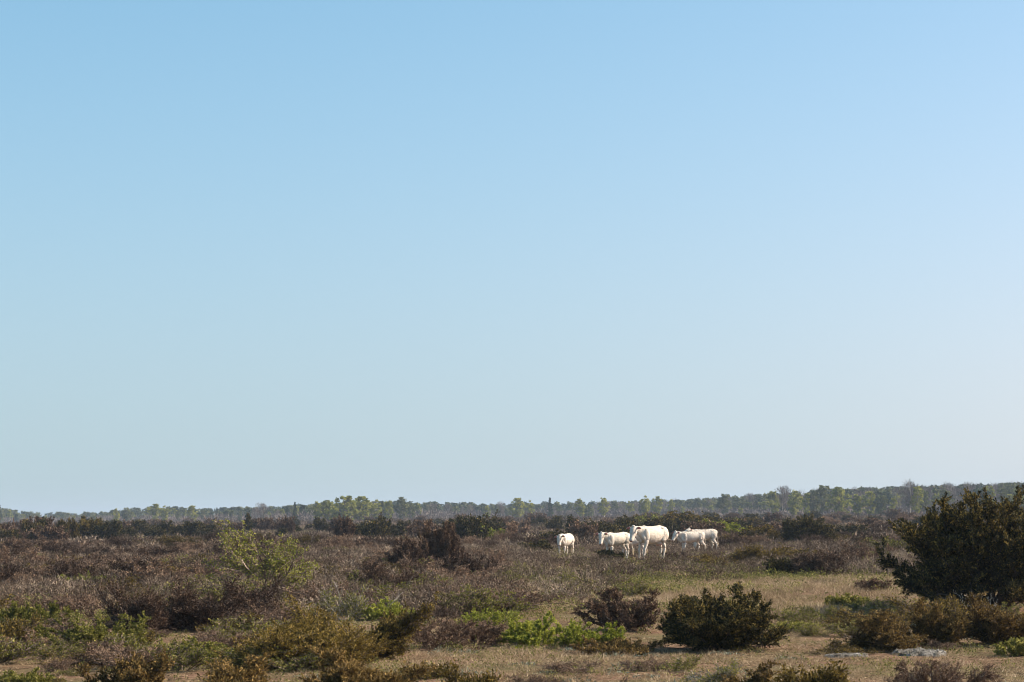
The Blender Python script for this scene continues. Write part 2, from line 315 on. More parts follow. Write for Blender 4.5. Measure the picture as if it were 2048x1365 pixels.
# ------------------------------------------------------------------ the bushes one can pick out in the photograph
# name, kind, leaf material, stem material, px centre, py base, px width, py top, leaves, label, category, options
HERO = [
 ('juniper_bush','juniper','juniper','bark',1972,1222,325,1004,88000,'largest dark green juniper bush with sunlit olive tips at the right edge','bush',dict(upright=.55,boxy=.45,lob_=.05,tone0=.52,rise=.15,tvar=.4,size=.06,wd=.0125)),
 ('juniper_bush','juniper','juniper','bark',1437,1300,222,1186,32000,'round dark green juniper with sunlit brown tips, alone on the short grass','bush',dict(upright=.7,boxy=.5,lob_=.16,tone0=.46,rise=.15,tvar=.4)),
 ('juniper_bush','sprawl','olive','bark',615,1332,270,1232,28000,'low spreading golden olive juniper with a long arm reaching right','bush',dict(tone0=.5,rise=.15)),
 ('juniper_bush','sprawl','olive','bark',735,1318,130,1215,9000,'olive juniper arm leaning up to the right beside the golden spreading juniper','bush',dict(tone0=.38,lean=(.9,0))),
 ('brown_bush','twiggy','brown','twig',1255,1262,140,1180,9000,'open brown bush with fanned twigs and dull olive top behind the bright green shrub','bush',dict(tone0=.45)),
 ('green_shrub','lowleaf','spring','twig',1075,1292,150,1232,13000,'bright yellow green low shrub, the widest one in front of the fanned brown bush','shrub',dict(size=.027,wd=.009,tone0=.5,rand=1.2,up=.1,rise=.15)),
 ('green_shrub','lowleaf','spring','twig',1175,1296,120,1245,7000,'yellow green low shrub touching the round dark juniper from its left','shrub',dict(size=.027,wd=.009,tone0=.4,rand=1.2,up=.1)),
 ('thorn_tree','thorn','spring','twig',535,1198,190,1044,4200,'small crooked thorn tree with sparse yellow new leaves','tree',dict(size=.048,wd=.016,tone0=.5,rand=1.2,rmin=.008)),
 ('dead_juniper','columns','brown','bark',880,1146,116,1044,20000,'reddish brown dead juniper of upright stems, the tallest brown bush left of the cattle','bush',dict(tone0=.45)),
 ('dead_juniper','columns','brown','bark',812,1150,80,1072,9000,'thinner grey brown dying juniper at the left side of the tall reddish brown one','bush',dict(tone0=.35)),
 ('dead_juniper','columns','brown','bark',688,1090,50,1030,9000,'slim upright brown juniper standing in the scrub behind the thorn tree','bush',dict(tone0=.4)),
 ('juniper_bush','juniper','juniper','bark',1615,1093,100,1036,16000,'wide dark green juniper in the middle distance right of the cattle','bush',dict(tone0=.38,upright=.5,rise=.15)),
 ('brown_bush','juniper','brown','twig',1642,1152,108,1106,12000,'dense dark reddish brown bush at the back edge of the straw coloured grass','bush',dict(tone0=.32)),
 ('juniper_bush','juniper','juniper','bark',1568,1152,70,1118,7000,'low blackish green juniper touching the dense dark reddish brown bush','bush',dict(tone0=.3)),
 ('juniper_bush','sprawl','olive','bark',1510,1135,130,1095,9000,'flat dull olive juniper in scrub between the calves and the reddish brown bush','bush',dict(tone0=.2)),
 ('brown_bush','sprawl','brown','twig',285,1268,165,1170,17000,'dark brown sprawling bush, left one of the three in the dark brown thicket','bush',dict(tone0=.26)),
 ('brown_bush','sprawl','brown','twig',385,1262,165,1162,17000,'dark brown sprawling bush, middle one of the three in the dark brown thicket','bush',dict(tone0=.26)),
 ('brown_bush','sprawl','brown','twig',485,1245,150,1165,14000,'dark brown sprawling bush under the crooked thorn tree','bush',dict(tone0=.24)),
 ('bare_shrub','twiggy','green','pale',690,1242,110,1172,900,'bare shrub of pale grey branches with a few green leaves','shrub',dict(size=.035,wd=.012,tone0=.5,rand=1.2)),
 ('bare_shrub','twiggy','brown','twig',870,1296,150,1232,4500,'grey brown bare mound of fine twigs beside the golden juniper arm','shrub',dict(tone0=.6,size=.04,wd=.006)),
 ('bare_shrub','twiggy','brown','twig',955,1290,110,1240,3500,'grey brown low twig mound left of the widest bright green shrub','shrub',dict(tone0=.6,size=.04,wd=.006)),
 ('dead_juniper','twiggy','brown','bark',785,1196,130,1122,9000,'tangled dead brown juniper with pale fallen branches in front of the upright one','bush',dict(tone0=.4)),
 ('green_shrub','lowleaf','green','twig',405,1325,150,1278,5500,'green leafy low shrub below the dark brown thicket','shrub',dict(size=.03,wd=.01,tone0=.6,rand=1.2)),
 ('green_shrub','lowleaf','spring','twig',165,1178,90,1148,2600,'yellow green low shrub in the scrub far left of the thorn tree','shrub',dict(size=.05,wd=.02,tone0=.35,rand=1.2)),
 ('green_shrub','lowleaf','spring','twig',240,1176,60,1150,1500,'small yellow green shrub right of the yellow green low shrub far left','shrub',dict(size=.05,wd=.02,tone0=.3,rand=1.2)),
 ('green_shrub','lowleaf','green','twig',60,1265,130,1205,5000,'olive green leafy shrub at the left edge above the dark juniper','shrub',dict(size=.04,wd=.014,tone0=.45,rand=1.2)),
 ('green_shrub','lowleaf','green','twig',190,1300,200,1232,7500,'wide loose green shrub in front of the left end of the dark brown thicket','shrub',dict(size=.03,wd=.011,tone0=.45,rand=1.2)),
 ('juniper_bush','sprawl','olive','bark',10,1305,110,1240,9000,'dark olive juniper cut by the left edge of the picture','bush',dict(tone0=.3)),
 ('brown_bush','sprawl','brown','twig',170,1145,110,1108,7000,'dark brown leaning bush in the grey heath at left','bush',dict(tone0=.3,lean=(.5,0))),
 ('brown_bush','juniper','brown','twig',30,1112,60,1078,4000,'reddish brown round bush in the grey heath by the left edge','bush',dict(tone0=.45)),
 ('juniper_bush','sprawl','rust','bark',1765,1302,125,1228,12000,'rusty olive low juniper left of the limestone slab','bush',dict(tone0=.32)),
 ('juniper_bush','sprawl','rust','bark',1875,1292,150,1212,14000,'rusty olive low juniper behind the limestone slab','bush',dict(tone0=.36)),
 ('juniper_bush','sprawl','rust','bark',2000,1290,160,1195,14000,'rusty olive low juniper with grey dead branches at the right edge','bush',dict(tone0=.34)),
 ('juniper_bush','sprawl','rust','bark',1245,1308,130,1282,6000,'flat rusty brown juniper mat in front of the bright green shrub','bush',dict(tone0=.4)),
 ('brown_bush','twiggy','brown','twig',1745,1182,60,1158,2500,'small brown twiggy bush alone in the straw coloured grass','bush',dict(tone0=.5)),
 ('bare_shrub','twiggy','green','twig',1790,1110,110,1075,2500,'grey twiggy shrub with green specks left of the largest juniper','shrub',dict(size=.06,wd=.02,tone0=.3,rand=1.2)),
 ('bare_shrub','twiggy','brown','twig',1725,1135,120,1085,5000,'pale grey brown twiggy bush left of the shaded foot of the largest juniper','shrub',dict(tone0=.6)),
 ('green_shrub','lowleaf','green','twig',1590,1262,90,1243,2400,'small green leafy shrub in the grass right of the round dark juniper','shrub',dict(size=.03,wd=.01,tone0=.6,rand=1.2)),
 ('green_shrub','lowleaf','green','twig',1700,1215,90,1188,3000,'green leafy patch in straw coloured grass below the small brown twiggy bush','shrub',dict(size=.035,wd=.012,tone0=.55,rand=1.2)),
 ('green_shrub','lowleaf','green','twig',2030,1312,60,1278,1800,'fresh green leafy shrub at the right edge in front of rusty junipers','shrub',dict(size=.03,wd=.012,tone0=.6,rand=1.2)),
 ('green_shrub','lowleaf','spring','twig',980,1255,110,1218,2600,'yellowish leafy shrub with pale tips above the low twig mound','shrub',dict(size=.03,wd=.011,tone0=.4,rand=1.2)),
 ('green_shrub','lowleaf','spring','twig',775,1240,90,1200,2200,'green leafed shrub behind the leaning olive arm','shrub',dict(size=.035,wd=.012,tone0=.45,rand=1.2)),
 ('juniper_bush','sprawl','juniper','bark',1223,1122,44,1102,3500,'small dark juniper in front of the front legs of the young cow','bush',dict(tone0=.45)),
 ('juniper_bush','sprawl','brown','bark',1352,1120,50,1106,2500,'low dark brown bush right of the hind feet of the big cow','bush',dict(tone0=.1)),
 ('yellow_shrub','twiggy','spring','twig',975,1082,60,1052,1700,'yellow green leafing bush in the belt of junipers left of the cattle','shrub',dict(size=.16,wd=.05,tone0=.25,rand=1.2)),
 ('yellow_shrub','twiggy','spring','twig',1298,1062,50,1030,1500,'yellow green leafing bush right above the back of the big cow','shrub',dict(size=.16,wd=.05,tone0=.3,rand=1.2)),
 ('yellow_shrub','twiggy','spring','twig',1450,1078,90,1042,2200,'pale green leafing bush behind the rump of the rearmost calf','shrub',dict(size=.16,wd=.05,tone0=.15,rand=1.2)),
 ('yellow_shrub','twiggy','spring','twig',228,1080,45,1052,900,'bright yellow green bush at the foot of the left juniper belt','shrub',dict(size=.2,wd=.07,tone0=.4,rand=1.2)),
 ('yellow_shrub','twiggy','spring','twig',45,1085,40,1066,700,'small yellow green bush at the foot of the belt by the left edge','shrub',dict(size=.2,wd=.07,tone0=.35,rand=1.2)),
 ('juniper_bush','sprawl','rust','bark',265,1402,130,1318,11000,'rusty brown juniper branches rising from the bottom edge at left','bush',dict(tone0=.42)),
 ('juniper_bush','sprawl','rust','bark',480,1412,120,1322,9000,'drooping rusty juniper branches at the bottom below the golden juniper','bush',dict(tone0=.42)),
 ('juniper_bush','sprawl','rust','bark',730,1398,190,1305,15000,'grey and rusty brown juniper sprays at the bottom right of the golden juniper','bush',dict(tone0=.38)),
 ('juniper_bush','sprawl','olive','bark',950,1420,90,1338,4500,'few dark juniper tips poking up at the bottom edge left of centre','bush',dict(tone0=.3)),
 ('juniper_bush','sprawl','rust','bark',1500,1418,90,1335,5000,'rusty juniper tips at the bottom edge below the round dark juniper','bush',dict(tone0=.36)),
 ('juniper_bush','sprawl','olive','bark',1650,1412,130,1335,8000,'dark olive juniper sprays at the bottom edge left of the limestone slab','bush',dict(tone0=.32)),
 ('bare_shrub','twiggy','brown','twig',1880,1395,200,1322,6500,'fine brown heather like twigs in front of the limestone slab','shrub',dict(tone0=.6,size=.03,wd=.004)),
 ('bare_shrub','twiggy','green','pale',1455,1380,120,1322,700,'thin pale dead branches lying in the grass below the round juniper','shrub',dict(size=.025,wd=.008,tone0=.5,rand=1.2,lean=(-.5,0))),
 ('green_shrub','lowleaf','green','twig',60,1372,110,1338,3000,'green and rusty low plants in the bottom left corner','shrub',dict(size=.025,wd=.008,tone0=.45,rand=1.2)),
]
def plant_at(name, kind, lm, sm, px, pb, pw, pt, nl, label, cat, opt, seed):
    rng = np.random.default_rng(seed)
    b = at(px, pb); Y = b[1]; pix = Y/(FPX/2); W = pw/FPX*Y*(.86 if kind in ('juniper', 'sprawl') else 1); H = (pb - pt)/FPX*Y; nl = int(nl*(2.9 if lm in ('juniper', 'olive', 'rust') else 2.2))
    geo = build_plant(name, kind, rng, W, H, pix, lm, nl, sm, **opt)
    root = empty(name, (b[0], b[1], b[2]-.01)); tag(root, label, cat)
    ms = make_meshes(name, geo, lm, sm)
    link('stems', ms['stem'], root)
    if 'foliage' in ms: link('foliage', ms['foliage'], root)
    return b, W
clear = []                                                    # discs kept free of tall heath: x, y, r
for i, hrow in enumerate(HERO):
    b, W = plant_at(*hrow, seed=100+i); clear.append((b[0], b[1], W*.42))

# ------------------------------------------------------------------ cattle
def loft(bm, pts, radii, nseg=14, upv=Vector((0, 0, 1))):
    """closed tube through pts; radii are (sideways, vertical)."""
    pts = [Vector(p) for p in pts]; n = len(pts); rings = []
    for i, p in enumerate(pts):
        t = (pts[min(i+1, n-1)] - pts[max(i-1, 0)]).normalized()
        s = t.cross(upv)
        if s.length < .05: s = t.cross(Vector((1, 0, 0)))
        s.normalize(); u = s.cross(t).normalized(); a, b = radii[i]
        rings.append([bm.verts.new(p + s*(a*math.cos(k*2*PI/nseg)) + u*(b*math.sin(k*2*PI/nseg))) for k in range(nseg)])
    for i in range(n-1):
        for k in range(nseg):
            j = (k+1) % nseg; bm.faces.new((rings[i][k], rings[i][j], rings[i+1][j], rings[i+1][k]))
    for e, s_ in ((0, -1), (n-1, 1)):
        t = (pts[1]-pts[0] if e == 0 else pts[-1]-pts[-2]).normalized()*s_
        c = bm.verts.new(pts[e] + t*min(radii[e])*.5)
        for k in range(nseg):
            j = (k+1) % nseg; r = rings[e]
            bm.faces.new((r[k], c, r[j]) if e == 0 else (r[j], c, r[k]))
def ball(bm, c, r):
    bmesh.ops.create_icosphere(bm, subdivisions=3, radius=1, matrix=Matrix.Translation(c) @ Matrix.Diagonal((*r, 1)))
def coat_material():
    m = bpy.data.materials.new('cattle_coat'); m.use_nodes = True; n = m.node_tree; L = n.links.new; b = n.nodes['Principled BSDF']
    a = n.nodes.new('ShaderNodeAttribute'); a.attribute_name = 'coat'
    t = n.nodes.new('ShaderNodeTexCoord'); z = n.nodes.new('ShaderNodeTexNoise'); z.inputs['Scale'].default_value = 9; z.inputs['Detail'].default_value = 8; L(t.outputs['Object'], z.inputs['Vector'])
    cr = n.nodes.new('ShaderNodeValToRGB'); cr.color_ramp.elements[0].position = .35; cr.color_ramp.elements[0].color = (.86, .80, .74, 1); cr.color_ramp.elements[1].position = .65; cr.color_ramp.elements[1].color = (1, 1, 1, 1); L(z.outputs[0], cr.inputs[0])
    mx = n.nodes.new('ShaderNodeMix'); mx.data_type = 'RGBA'; mx.blend_type = 'MULTIPLY'; mx.inputs[0].default_value = 1; L(a.outputs['Color'], mx.inputs[6]); L(cr.outputs[0], mx.inputs[7]); L(mx.outputs[2], b.inputs['Base Color'])
    b.inputs['Roughness'].default_value = .8; b.inputs['Specular IOR Level'].default_value = .2
    z2 = n.nodes.new('ShaderNodeTexNoise'); z2.inputs['Scale'].default_value = 28; z2.inputs['Detail'].default_value = 5; L(t.outputs['Object'], z2.inputs['Vector'])
    bp = n.nodes.new('ShaderNodeBump'); bp.inputs['Strength'].default_value = .7; bp.inputs['Distance'].default_value = .035; L(z2.outputs[0], bp.inputs['Height']); L(bp.outputs[0], b.inputs['Normal'])
    return m
M['coat'] = coat_material()
M['ear_tag'] = ramp_mat('ear_tag_red', [(0, (.55, .04, .04)), (1, (.7, .06, .05))], 0)
M['ear_tag_y'] = ramp_mat('ear_tag_yellow', [(0, (.5, .33, .03)), (1, (.7, .45, .05))], 0)

def make_cow(label, cat, foot_px, foot_py, height, heading, head_turn, head_pitch=-50, head_roll=0, calf=0.0, poll=(1.12, 0, 1.36), steps=(0, 0, 0, 0), udder=False,
             shag=0.0, tail_swing=0.0, girth=1.0, tags=(), seed=0, ribs=0.0):
    """Local frame: +X forward, feet on z=0, withers at 1.4 m, then scaled. heading in degrees from +X of the world."""
    rng = np.random.default_rng(seed); bm = bmesh.new(); lk = 1 + .10*calf                 # calves: longer legs, slimmer body
    g = girth*(1 - .16*calf); zb = .04*calf
    sec = [(-.92, 1.14, .09, .12), (-.86, 1.13, .20, .22), (-.68, 1.12, .275, .29), (-.45, 1.06, .30, .335), (-.2, 1.0, .335, .375), (.08, .98, .345, .395), (.32, .99, .315, .385), (.52, 1.03, .27, .37), (.68, 1.06, .215, .31), (.80, 1.06, .12, .2)]
    loft(bm, [(x, 0, z + zb + (r2*(1-g) if True else 0)) for x, z, r1, r2 in sec], [(r1*g, r2*g) for x, z, r1, r2 in sec], 22)
    loft(bm, [(-.80, 0, 1.33), (-.5, 0, 1.385 + .02*calf), (-.1, 0, 1.345), (.3, 0, 1.345), (.5, 0, 1.385), (.66, 0, 1.33)], [(.04, .04), (.09, .05), (.06, .05), (.07, .05), (.08, .06), (.05, .04)], 10)
    for s in (-1, 1):
        ball(bm, (-.50, s*.20*g, 1.30), (.09, .06, .05)); ball(bm, (-.86, s*.115, 1.20), (.06, .05, .06))
        ball(bm, (-.62, s*.19*g, 1.04), (.25, .13, .27)); ball(bm, (.52, s*.205*g, 1.05), (.17, .10, .27)); ball(bm, (.66, s*.15, .93), (.12, .09, .14))
    # legs: steps = fore right, fore left, hind right, hind left, in metres forward
    for k, s in ((0, -1), (1, 1)):
        f = steps[k]; y = s*.16*g
        loft(bm, [(.55, y*1.05, 1.0), (.52 + f*.12, y*1.1, .80), (.50 + f*.25, y*1.12, .68), (.53 + f*.55, y*1.05, .50), (.54 + f*.68, y*1.05, .42), (.535 + f*.8, y, .33), (.53 + f*.9, y, .17), (.535 + f*.97, y, .115), (.56 + f, y, .065), (.575 + f, y, .0)],
             [(.09, .15), (.085, .125), (.072, .095), (.055, .060), (.060, .062), (.042, .043), (.039, .041), (.047, .05), (.042, .045), (.055, .062)], 12)
    for k, s in ((2, -1), (3, 1)):
        f = steps[k]; y = s*.17*g
        loft(bm, [(-.64, y*1.0, 1.1), (-.58 + f*.1, y*1.15, .92), (-.56 + f*.25, y*1.2, .80), (-.66 + f*.45, y*1.12, .64), (-.77 + f*.6, y*1.02, .53), (-.785 + f*.65, y, .46), (-.76 + f*.78, y, .32), (-.745 + f*.9, y, .17), (-.73 + f*.95, y, .115), (-.70 + f, y, .065), (-.685 + f, y, 0)],
             [(.12, .22), (.11, .19), (.095, .145), (.065, .088), (.052, .066), (.050, .058), (.040, .044), (.039, .043), (.047, .052), (.042, .046), (.055, .064)], 12)
    # head
    P = Vector(poll); ht = math.radians(head_turn); hp = math.radians(head_pitch); hs = 1.12 + .06*calf
    R = Matrix.Rotation(ht, 3, 'Z') @ Matrix.Rotation(-hp, 3, 'Y') @ Matrix.Rotation(math.radians(head_roll), 3, 'X')     # head axis +X
    def H(x, y, z): return P + R @ Vector((x*hs, y*hs, z*hs))
    upv = R @ Vector((0, 0, 1))
    hsec = [(-.06, 0, .08, .09), (.0, .0, .115, .125), (.09, -.015, .125, .15), (.18, -.03, .122, .155), (.27, -.035, .098, .135), (.36, -.04, .082, .105), (.44, -.042, .078, .088), (.50, -.045, .080, .080), (.545, -.05, .066, .062)]
    sh = 1 - .12*calf
    loft(bm, [H(x*(sh if x > .1 else 1), 0, z) for x, z, a, b in hsec], [(a*hs, b*hs) for x, z, a, b in hsec], 16, upv)
    ball(bm, H(-.03, 0, .10), (.06*hs, .07*hs, .05*hs))
    for s in (-1, 1): ball(bm, H(.19*sh, s*.095, .045), (.04, .03, .03))
    # neck with a deep lower edge and dewlap
    a0 = Vector((.50, 0, 1.10)); a3 = H(-.02, 0, -.05); mid = (a0*.5 + a3*.5) + Vector((.03, 0, .015))
    loft(bm, [a0, a0*.75 + mid*.25 + Vector((.06, 0, 0)), mid, mid*.4 + a3*.6, a3], [(.20*g, .30), (.18*g, .285), (.135, .215), (.115, .165), (.10, .13)], 16)
    low = H(.16, 0, -.14)
    loft(bm, [Vector((.70, 0, .80)), Vector((.78, 0, .88)), Vector((.80, 0, .86))*.55 + low*.45, low], [(.09, .12), (.055, .10), (.035, .09), (.04, .05)], 10)
    # ears
    ears = []
    for s in (-1, 1):
        e0 = H(.0, s*.09, .02); e1 = H(-.012, s*.185, .025); e2 = H(-.005, s*.25, .025); e3 = H(.015, s*.30, .02)
        loft(bm, [e0, e0*.6 + e1*.4, e1, e2, e3], [(.022, .035), (.026, .058), (.027, .070), (.022, .056), (.014, .018)], 10, R @ Vector((1, 0, -.25)))
        ears.append((H(.0, s*.19, .045), H(.005, s*.24, .045), e1, e2))
    # tail
    tw = tail_swing
    loft(bm, [(-.84, 0, 1.33), (-.93, 0, 1.31), (-.985, tw*.1, 1.18), (-1.0, tw*.35, .95), (-.995, tw*.7, .72), (-.99, tw*.9, .60)], [(.05, .04), (.036, .036), (.026, .026), (.021, .021), (.019, .019), (.022, .022)], 10)
    loft(bm, [(-.99, tw*.88, .62), (-.99, tw*1.0, .52), (-.985, tw*1.12, .42), (-.98, tw*1.2, .33)], [(.022, .022), (.045, .04), (.042, .036), (.012, .012)], 10)
    if udder:
        ball(bm, (-.46, 0, .70), (.17, .13, .12))
        for sx in (-1, 1):
            for sy in (-1, 1): loft(bm, [(-.46 + sx*.06, sy*.06, .62), (-.46 + sx*.065, sy*.07, .55)], [(.02, .02), (.014, .014)], 8)
    bmesh.ops.recalc_face_normals(bm, faces=bm.faces)
    me = bpy.data.meshes.new('tmp'); bm.to_mesh(me); bm.free(); ob = bpy.data.objects.new('tmp', me); C.objects.link(ob)
    md = ob.modifiers.new('r', 'REMESH'); md.mode = 'VOXEL'; md.voxel_size = .0145; md.adaptivity = 0
    sm = ob.modifiers.new('s', 'SMOOTH'); sm.factor = .5; sm.iterations = 3
    dg = bpy.context.evaluated_depsgraph_get(); body = bpy.data.meshes.new_from_object(ob.evaluated_get(dg)); bpy.data.objects.remove(ob)
    n = len(body.vertices); co = np.empty(n*3, np.float32); body.vertices.foreach_get('co', co); co = co.reshape(-1, 3)
    no = np.empty(n*3, np.float32); body.vertices.foreach_get('normal', no); no = no.reshape(-1, 3)
    # coat relief: ribs and shag
    flank = np.clip(1 - np.abs(co[:, 0] + .02)/.42, 0, 1)*np.clip((co[:, 2]-.78)/.1, 0, 1)*np.clip((1.32-co[:, 2])/.08, 0, 1)*(np.abs(co[:, 1]) > .12)
    disp = ribs*.004*flank*np.sin((co[:, 0] + .25*co[:, 2])*2*PI/.095)
    f = lambda s, p: np.sin(co[:, 0]*s + p)*np.sin(co[:, 1]*s*1.1 + p*2 + co[:, 2]*9)*np.sin(co[:, 2]*s*.8 + p*3 + co[:, 0]*7)
    bodym = np.clip((co[:, 2]-.45)/.2, .15, 1)
    disp += (.0012 + .0032*shag)*bodym*(.7*f(31, 1) + f(53, 2.2) + f(90, .7))
    co = co + no*disp[:, None]; body.vertices.foreach_set('co', co.ravel())
    # colours that belong to the animal
    base = np.array((.60, .545, .475)) if not calf else np.array((.63, .58, .515))
    col = np.tile(base, (n, 1))
    def blend(wt, c):
        nonlocal col
        wt = np.clip(wt, 0, 1)[:, None]; col = col*(1-wt) + np.array(c)*wt
    def near(p, r, soft=.02): return (r - np.linalg.norm(co - np.array(p), axis=1))/soft
    blend(np.clip((.10 - co[:, 2])/.08, 0, 1)*.5, (.45, .36, .28))
    blend(near(H(.56*sh, 0, -.05), .085, .03), (.30, .13, .10)); blend(near(H(.575*sh, 0, -.075), .05), (.10, .045, .04))
    for s in (-1, 1):
        blend(near(H(.19*sh, s*.12, .05), .030, .012), (.02, .012, .01)); blend(near(H(.19*sh, s*.125, .045), .05, .02)*.4, (.25, .15, .12))
    fw = np.array(R @ Vector((.45, 0, .9)))
    for c1, c2, e1, e2 in ears:
        for q in (c1, c2, e1):
            d_ = np.linalg.norm(co - np.array(q), axis=1); blend(np.clip((.062 - d_)/.02, 0, 1)*np.clip((no @ fw)*3, 0, 1), (.42, .13, .10))
    blend(((.045 - co[:, 2])/.015), (.05, .035, .03))
    if udder: blend(near((-.46, 0, .60), .17, .05)*.8, (.62, .34, .27))
    blend(np.clip((co[:, 0] < -.9)*(co[:, 2] < .55), 0, 1)*.6, (.70, .56, .38))
    ca = body.attributes.new('coat', 'FLOAT_COLOR', 'POINT'); ca.data.foreach_set('color', np.concatenate([col, np.ones((n, 1))], 1).astype(np.float32).ravel())
    body.materials.clear(); body.materials.append(M['coat']); body.polygons.foreach_set('use_smooth', np.ones(len(body.polygons), bool)); body.name = 'cattle_body'
    b = at(foot_px, foot_py)
    root = link('calf' if cat == 'calf' else 'cow', body); root.location = (b[0], b[1], b[2]-.01); root.rotation_euler = (0, 0, math.radians(heading)); k = height/1.4; root.scale = (k, k, k)
    tag(root, label, cat)
    for s_i, mk in tags:                                     # a plastic tag hanging in an ear
        c1, c2, e1, e2 = ears[s_i]; tb = bmesh.new(); bmesh.ops.create_cube(tb, size=1, matrix=Matrix.Translation(c1 + R @ Vector((.03, 0, -.03))) @ R.to_4x4() @ Matrix.Diagonal((.012, .062, .075, 1)))
        bmesh.ops.bevel(tb, geom=tb.edges[:], offset=.004, segments=2, affect='EDGES')
        tm = bpy.data.meshes.new('ear_tag'); tb.to_mesh(tm); tb.free(); tm.materials.append(M[mk]); link('ear_tag', tm, root)
    # soft hair at the tail end (and along the shaggy backs)
    nh = int(160 + 1500*shag); hv = []
    tp = np.array((-.985, tw*1.1, .44)); P0 = tp + rng.normal(size=(160, 3))*np.array((.02, .02, .06)); D0 = norm(np.array([[0, .1*tw, -1.]]) + rng.normal(size=(160, 3))*.25)*.10
    P1 = np.zeros((0, 3)); D1 = P1
    if shag:
        cand = np.where((co[:, 2] > .62) & (np.abs(co[:, 0]) < 1.0))[0]; ii = rng.choice(cand, nh - 160)
        P1 = co[ii]; D1 = norm(no[ii]*.8 + np.array([[-.35, 0, -.3]]) + rng.normal(size=(len(ii), 3))*.45)*.045*rng.uniform(.6, 1.4, (len(ii), 1))
    PP = np.concatenate([P0, P1]); DD = np.concatenate([D0, D1]); SS = norm(np.cross(DD, rng.normal(size=PP.shape)))*.008
    HV = np.stack([PP - SS, PP + SS, PP + DD], 1).reshape(-1, 3); hm = mesh_from('coat_hair', HV, [np.arange(len(PP)*3).reshape(-1, 3)], mats=[M['coat']])
    ca = hm.attributes.new('coat', 'FLOAT_COLOR', 'POINT'); hc = np.tile(np.append(base, 1), (len(HV), 1)); hc[:160*3, :3] = (.72, .60, .42); ca.data.foreach_set('color', hc.astype(np.float32).ravel())
    link('coat_hair', hm, root)
    clear.append((b[0], b[1], .7))
    return root
make_cow('white calf farthest left, alone and facing the camera with drooping head', 'calf', 1131, 1115, 1.04, 246, 8, -62, 8, calf=.9, poll=(1.0, .06, 1.25), steps=(.02, -.02, .1, -.08), shag=.5, tags=((1, 'ear_tag_y'),), seed=1, girth=1.12)
make_cow('white young cow looking at the camera with ears spread, left of the big cow', 'cow', 1234, 1120, 1.10, 222, 32, -56, 0, calf=.45, poll=(1.06, -.02, 1.33), steps=(.05, -.03, -.08, .12), shag=.3, tail_swing=.18, tags=((1, 'ear_tag_y'),), seed=2, girth=.9)
make_cow('big white cow in the middle of the group, largest of the herd', 'cow', 1304, 1120, 1.36, 226, 16, -52, 0, poll=(1.06, -.04, 1.31), steps=(.10, .16, -.02, .20), udder=True, ribs=1.0, tail_swing=-.1, seed=3, girth=.93)
make_cow('small white calf half hidden behind the head and chest of the big cow', 'calf', 1265, 1116.5, .92, 196, 0, -35, 0, calf=1, poll=(1.02, 0, 1.25), steps=(.08, -.05, .06, -.08), seed=4, girth=.95)
make_cow('shaggy white calf with a red ear tag, right of the big cow', 'calf', 1383, 1108, 1.08, 204, 16, -50, 0, calf=.8, poll=(1.06, -.02, 1.33), steps=(.0, .05, .22, -.22), shag=1, tags=((1, 'ear_tag'),), seed=5, girth=1.0)
make_cow('shaggy white calf standing behind the calf with the red ear tag, farthest right', 'calf', 1407, 1104, 1.13, 198, 10, -20, 0, calf=.8, poll=(.98, .10, 1.36), steps=(.02, .08, .10, -.10), shag=1, seed=6, girth=1.0)

# ------------------------------------------------------------------ stones
M['limestone'] = noise_mat('limestone', [(.38, (.06, .05, .04)), (.48, (.15, .135, .11)), (.62, (.29, .265, .235)), (.78, (.40, .37, .335))], 9, bump=.8)
def slab(label, px, py, wpx, dep, seed, hgt=.05):
    rng = np.random.default_rng(seed); b = at(px, py); W = wpx/FPX*b[1]
    bm = bmesh.new(); nx, ny = 70, 40
    g = [[None]*(ny+1) for _ in range(nx+1)]; ph = rng.uniform(0, 6, 8)
    for i in range(nx+1):
        for j in range(ny+1):
            u, v = i/nx*2-1, j/ny*2-1; r = math.hypot(u, v*1.05) + .10*math.sin(5*math.atan2(v, u)+ph[0]) + .06*math.sin(11*math.atan2(v, u)+ph[1])
            z = hgt*min(1, max(-.6, (1-r)*5)) + .12*hgt*(math.sin(u*17+ph[2]+3*v)*math.sin(v*11+ph[3]+2*u)) + .25*hgt*(abs(math.sin(u*9+v*23+ph[4])) > .93)*-1 + rng.normal()*.08*hgt
            g[i][j] = bm.verts.new((u*W/2, v*dep/2, z))
    for i in range(nx):
        for j in range(ny): bm.faces.new((g[i][j], g[i+1][j], g[i+1][j+1], g[i][j+1]))
    me = bpy.data.meshes.new('limestone_slab'); bm.to_mesh(me); bm.free(); me.materials.append(M['limestone'])
    o = link('limestone_slab', me); o.location = (b[0], b[1], b[2] + .01); o.rotation_euler = (.035, -.02, .1); tag(o, label, 'rock'); return b
b = slab('pale cracked limestone slab flush with the ground, the wider one', 1838, 1311, 105, 1.0, 5, .05); clear.append((b[0], b[1], .75))
b = slab('thin strip of pale limestone left of the wider slab', 1692, 1314, 90, .30, 6, .03); clear.append((b[0], b[1], .4))
rr = np.random.default_rng(9)
for (px, py, s, lb) in [(1722, 1028, .8, 'pale round boulder in the far scrub below the light green birches'), (1662, 1033, .35, 'small pale stone in the far scrub left of the pale round boulder'), (1805, 1034, .6, 'flat pale stone showing white in the far scrub beside the largest juniper'), (1832, 1033, .35, 'smaller flat pale stone right of the flat pale one beside the largest juniper')]:
    b = at(px, py+6); me = rock_mesh('boulder', rr, s, s*.8, s*.75); me.materials.append(M['limestone']); o = link('boulder', me); o.location = (b[0], b[1], b[2] + s*.55); tag(o, lb, 'rock')
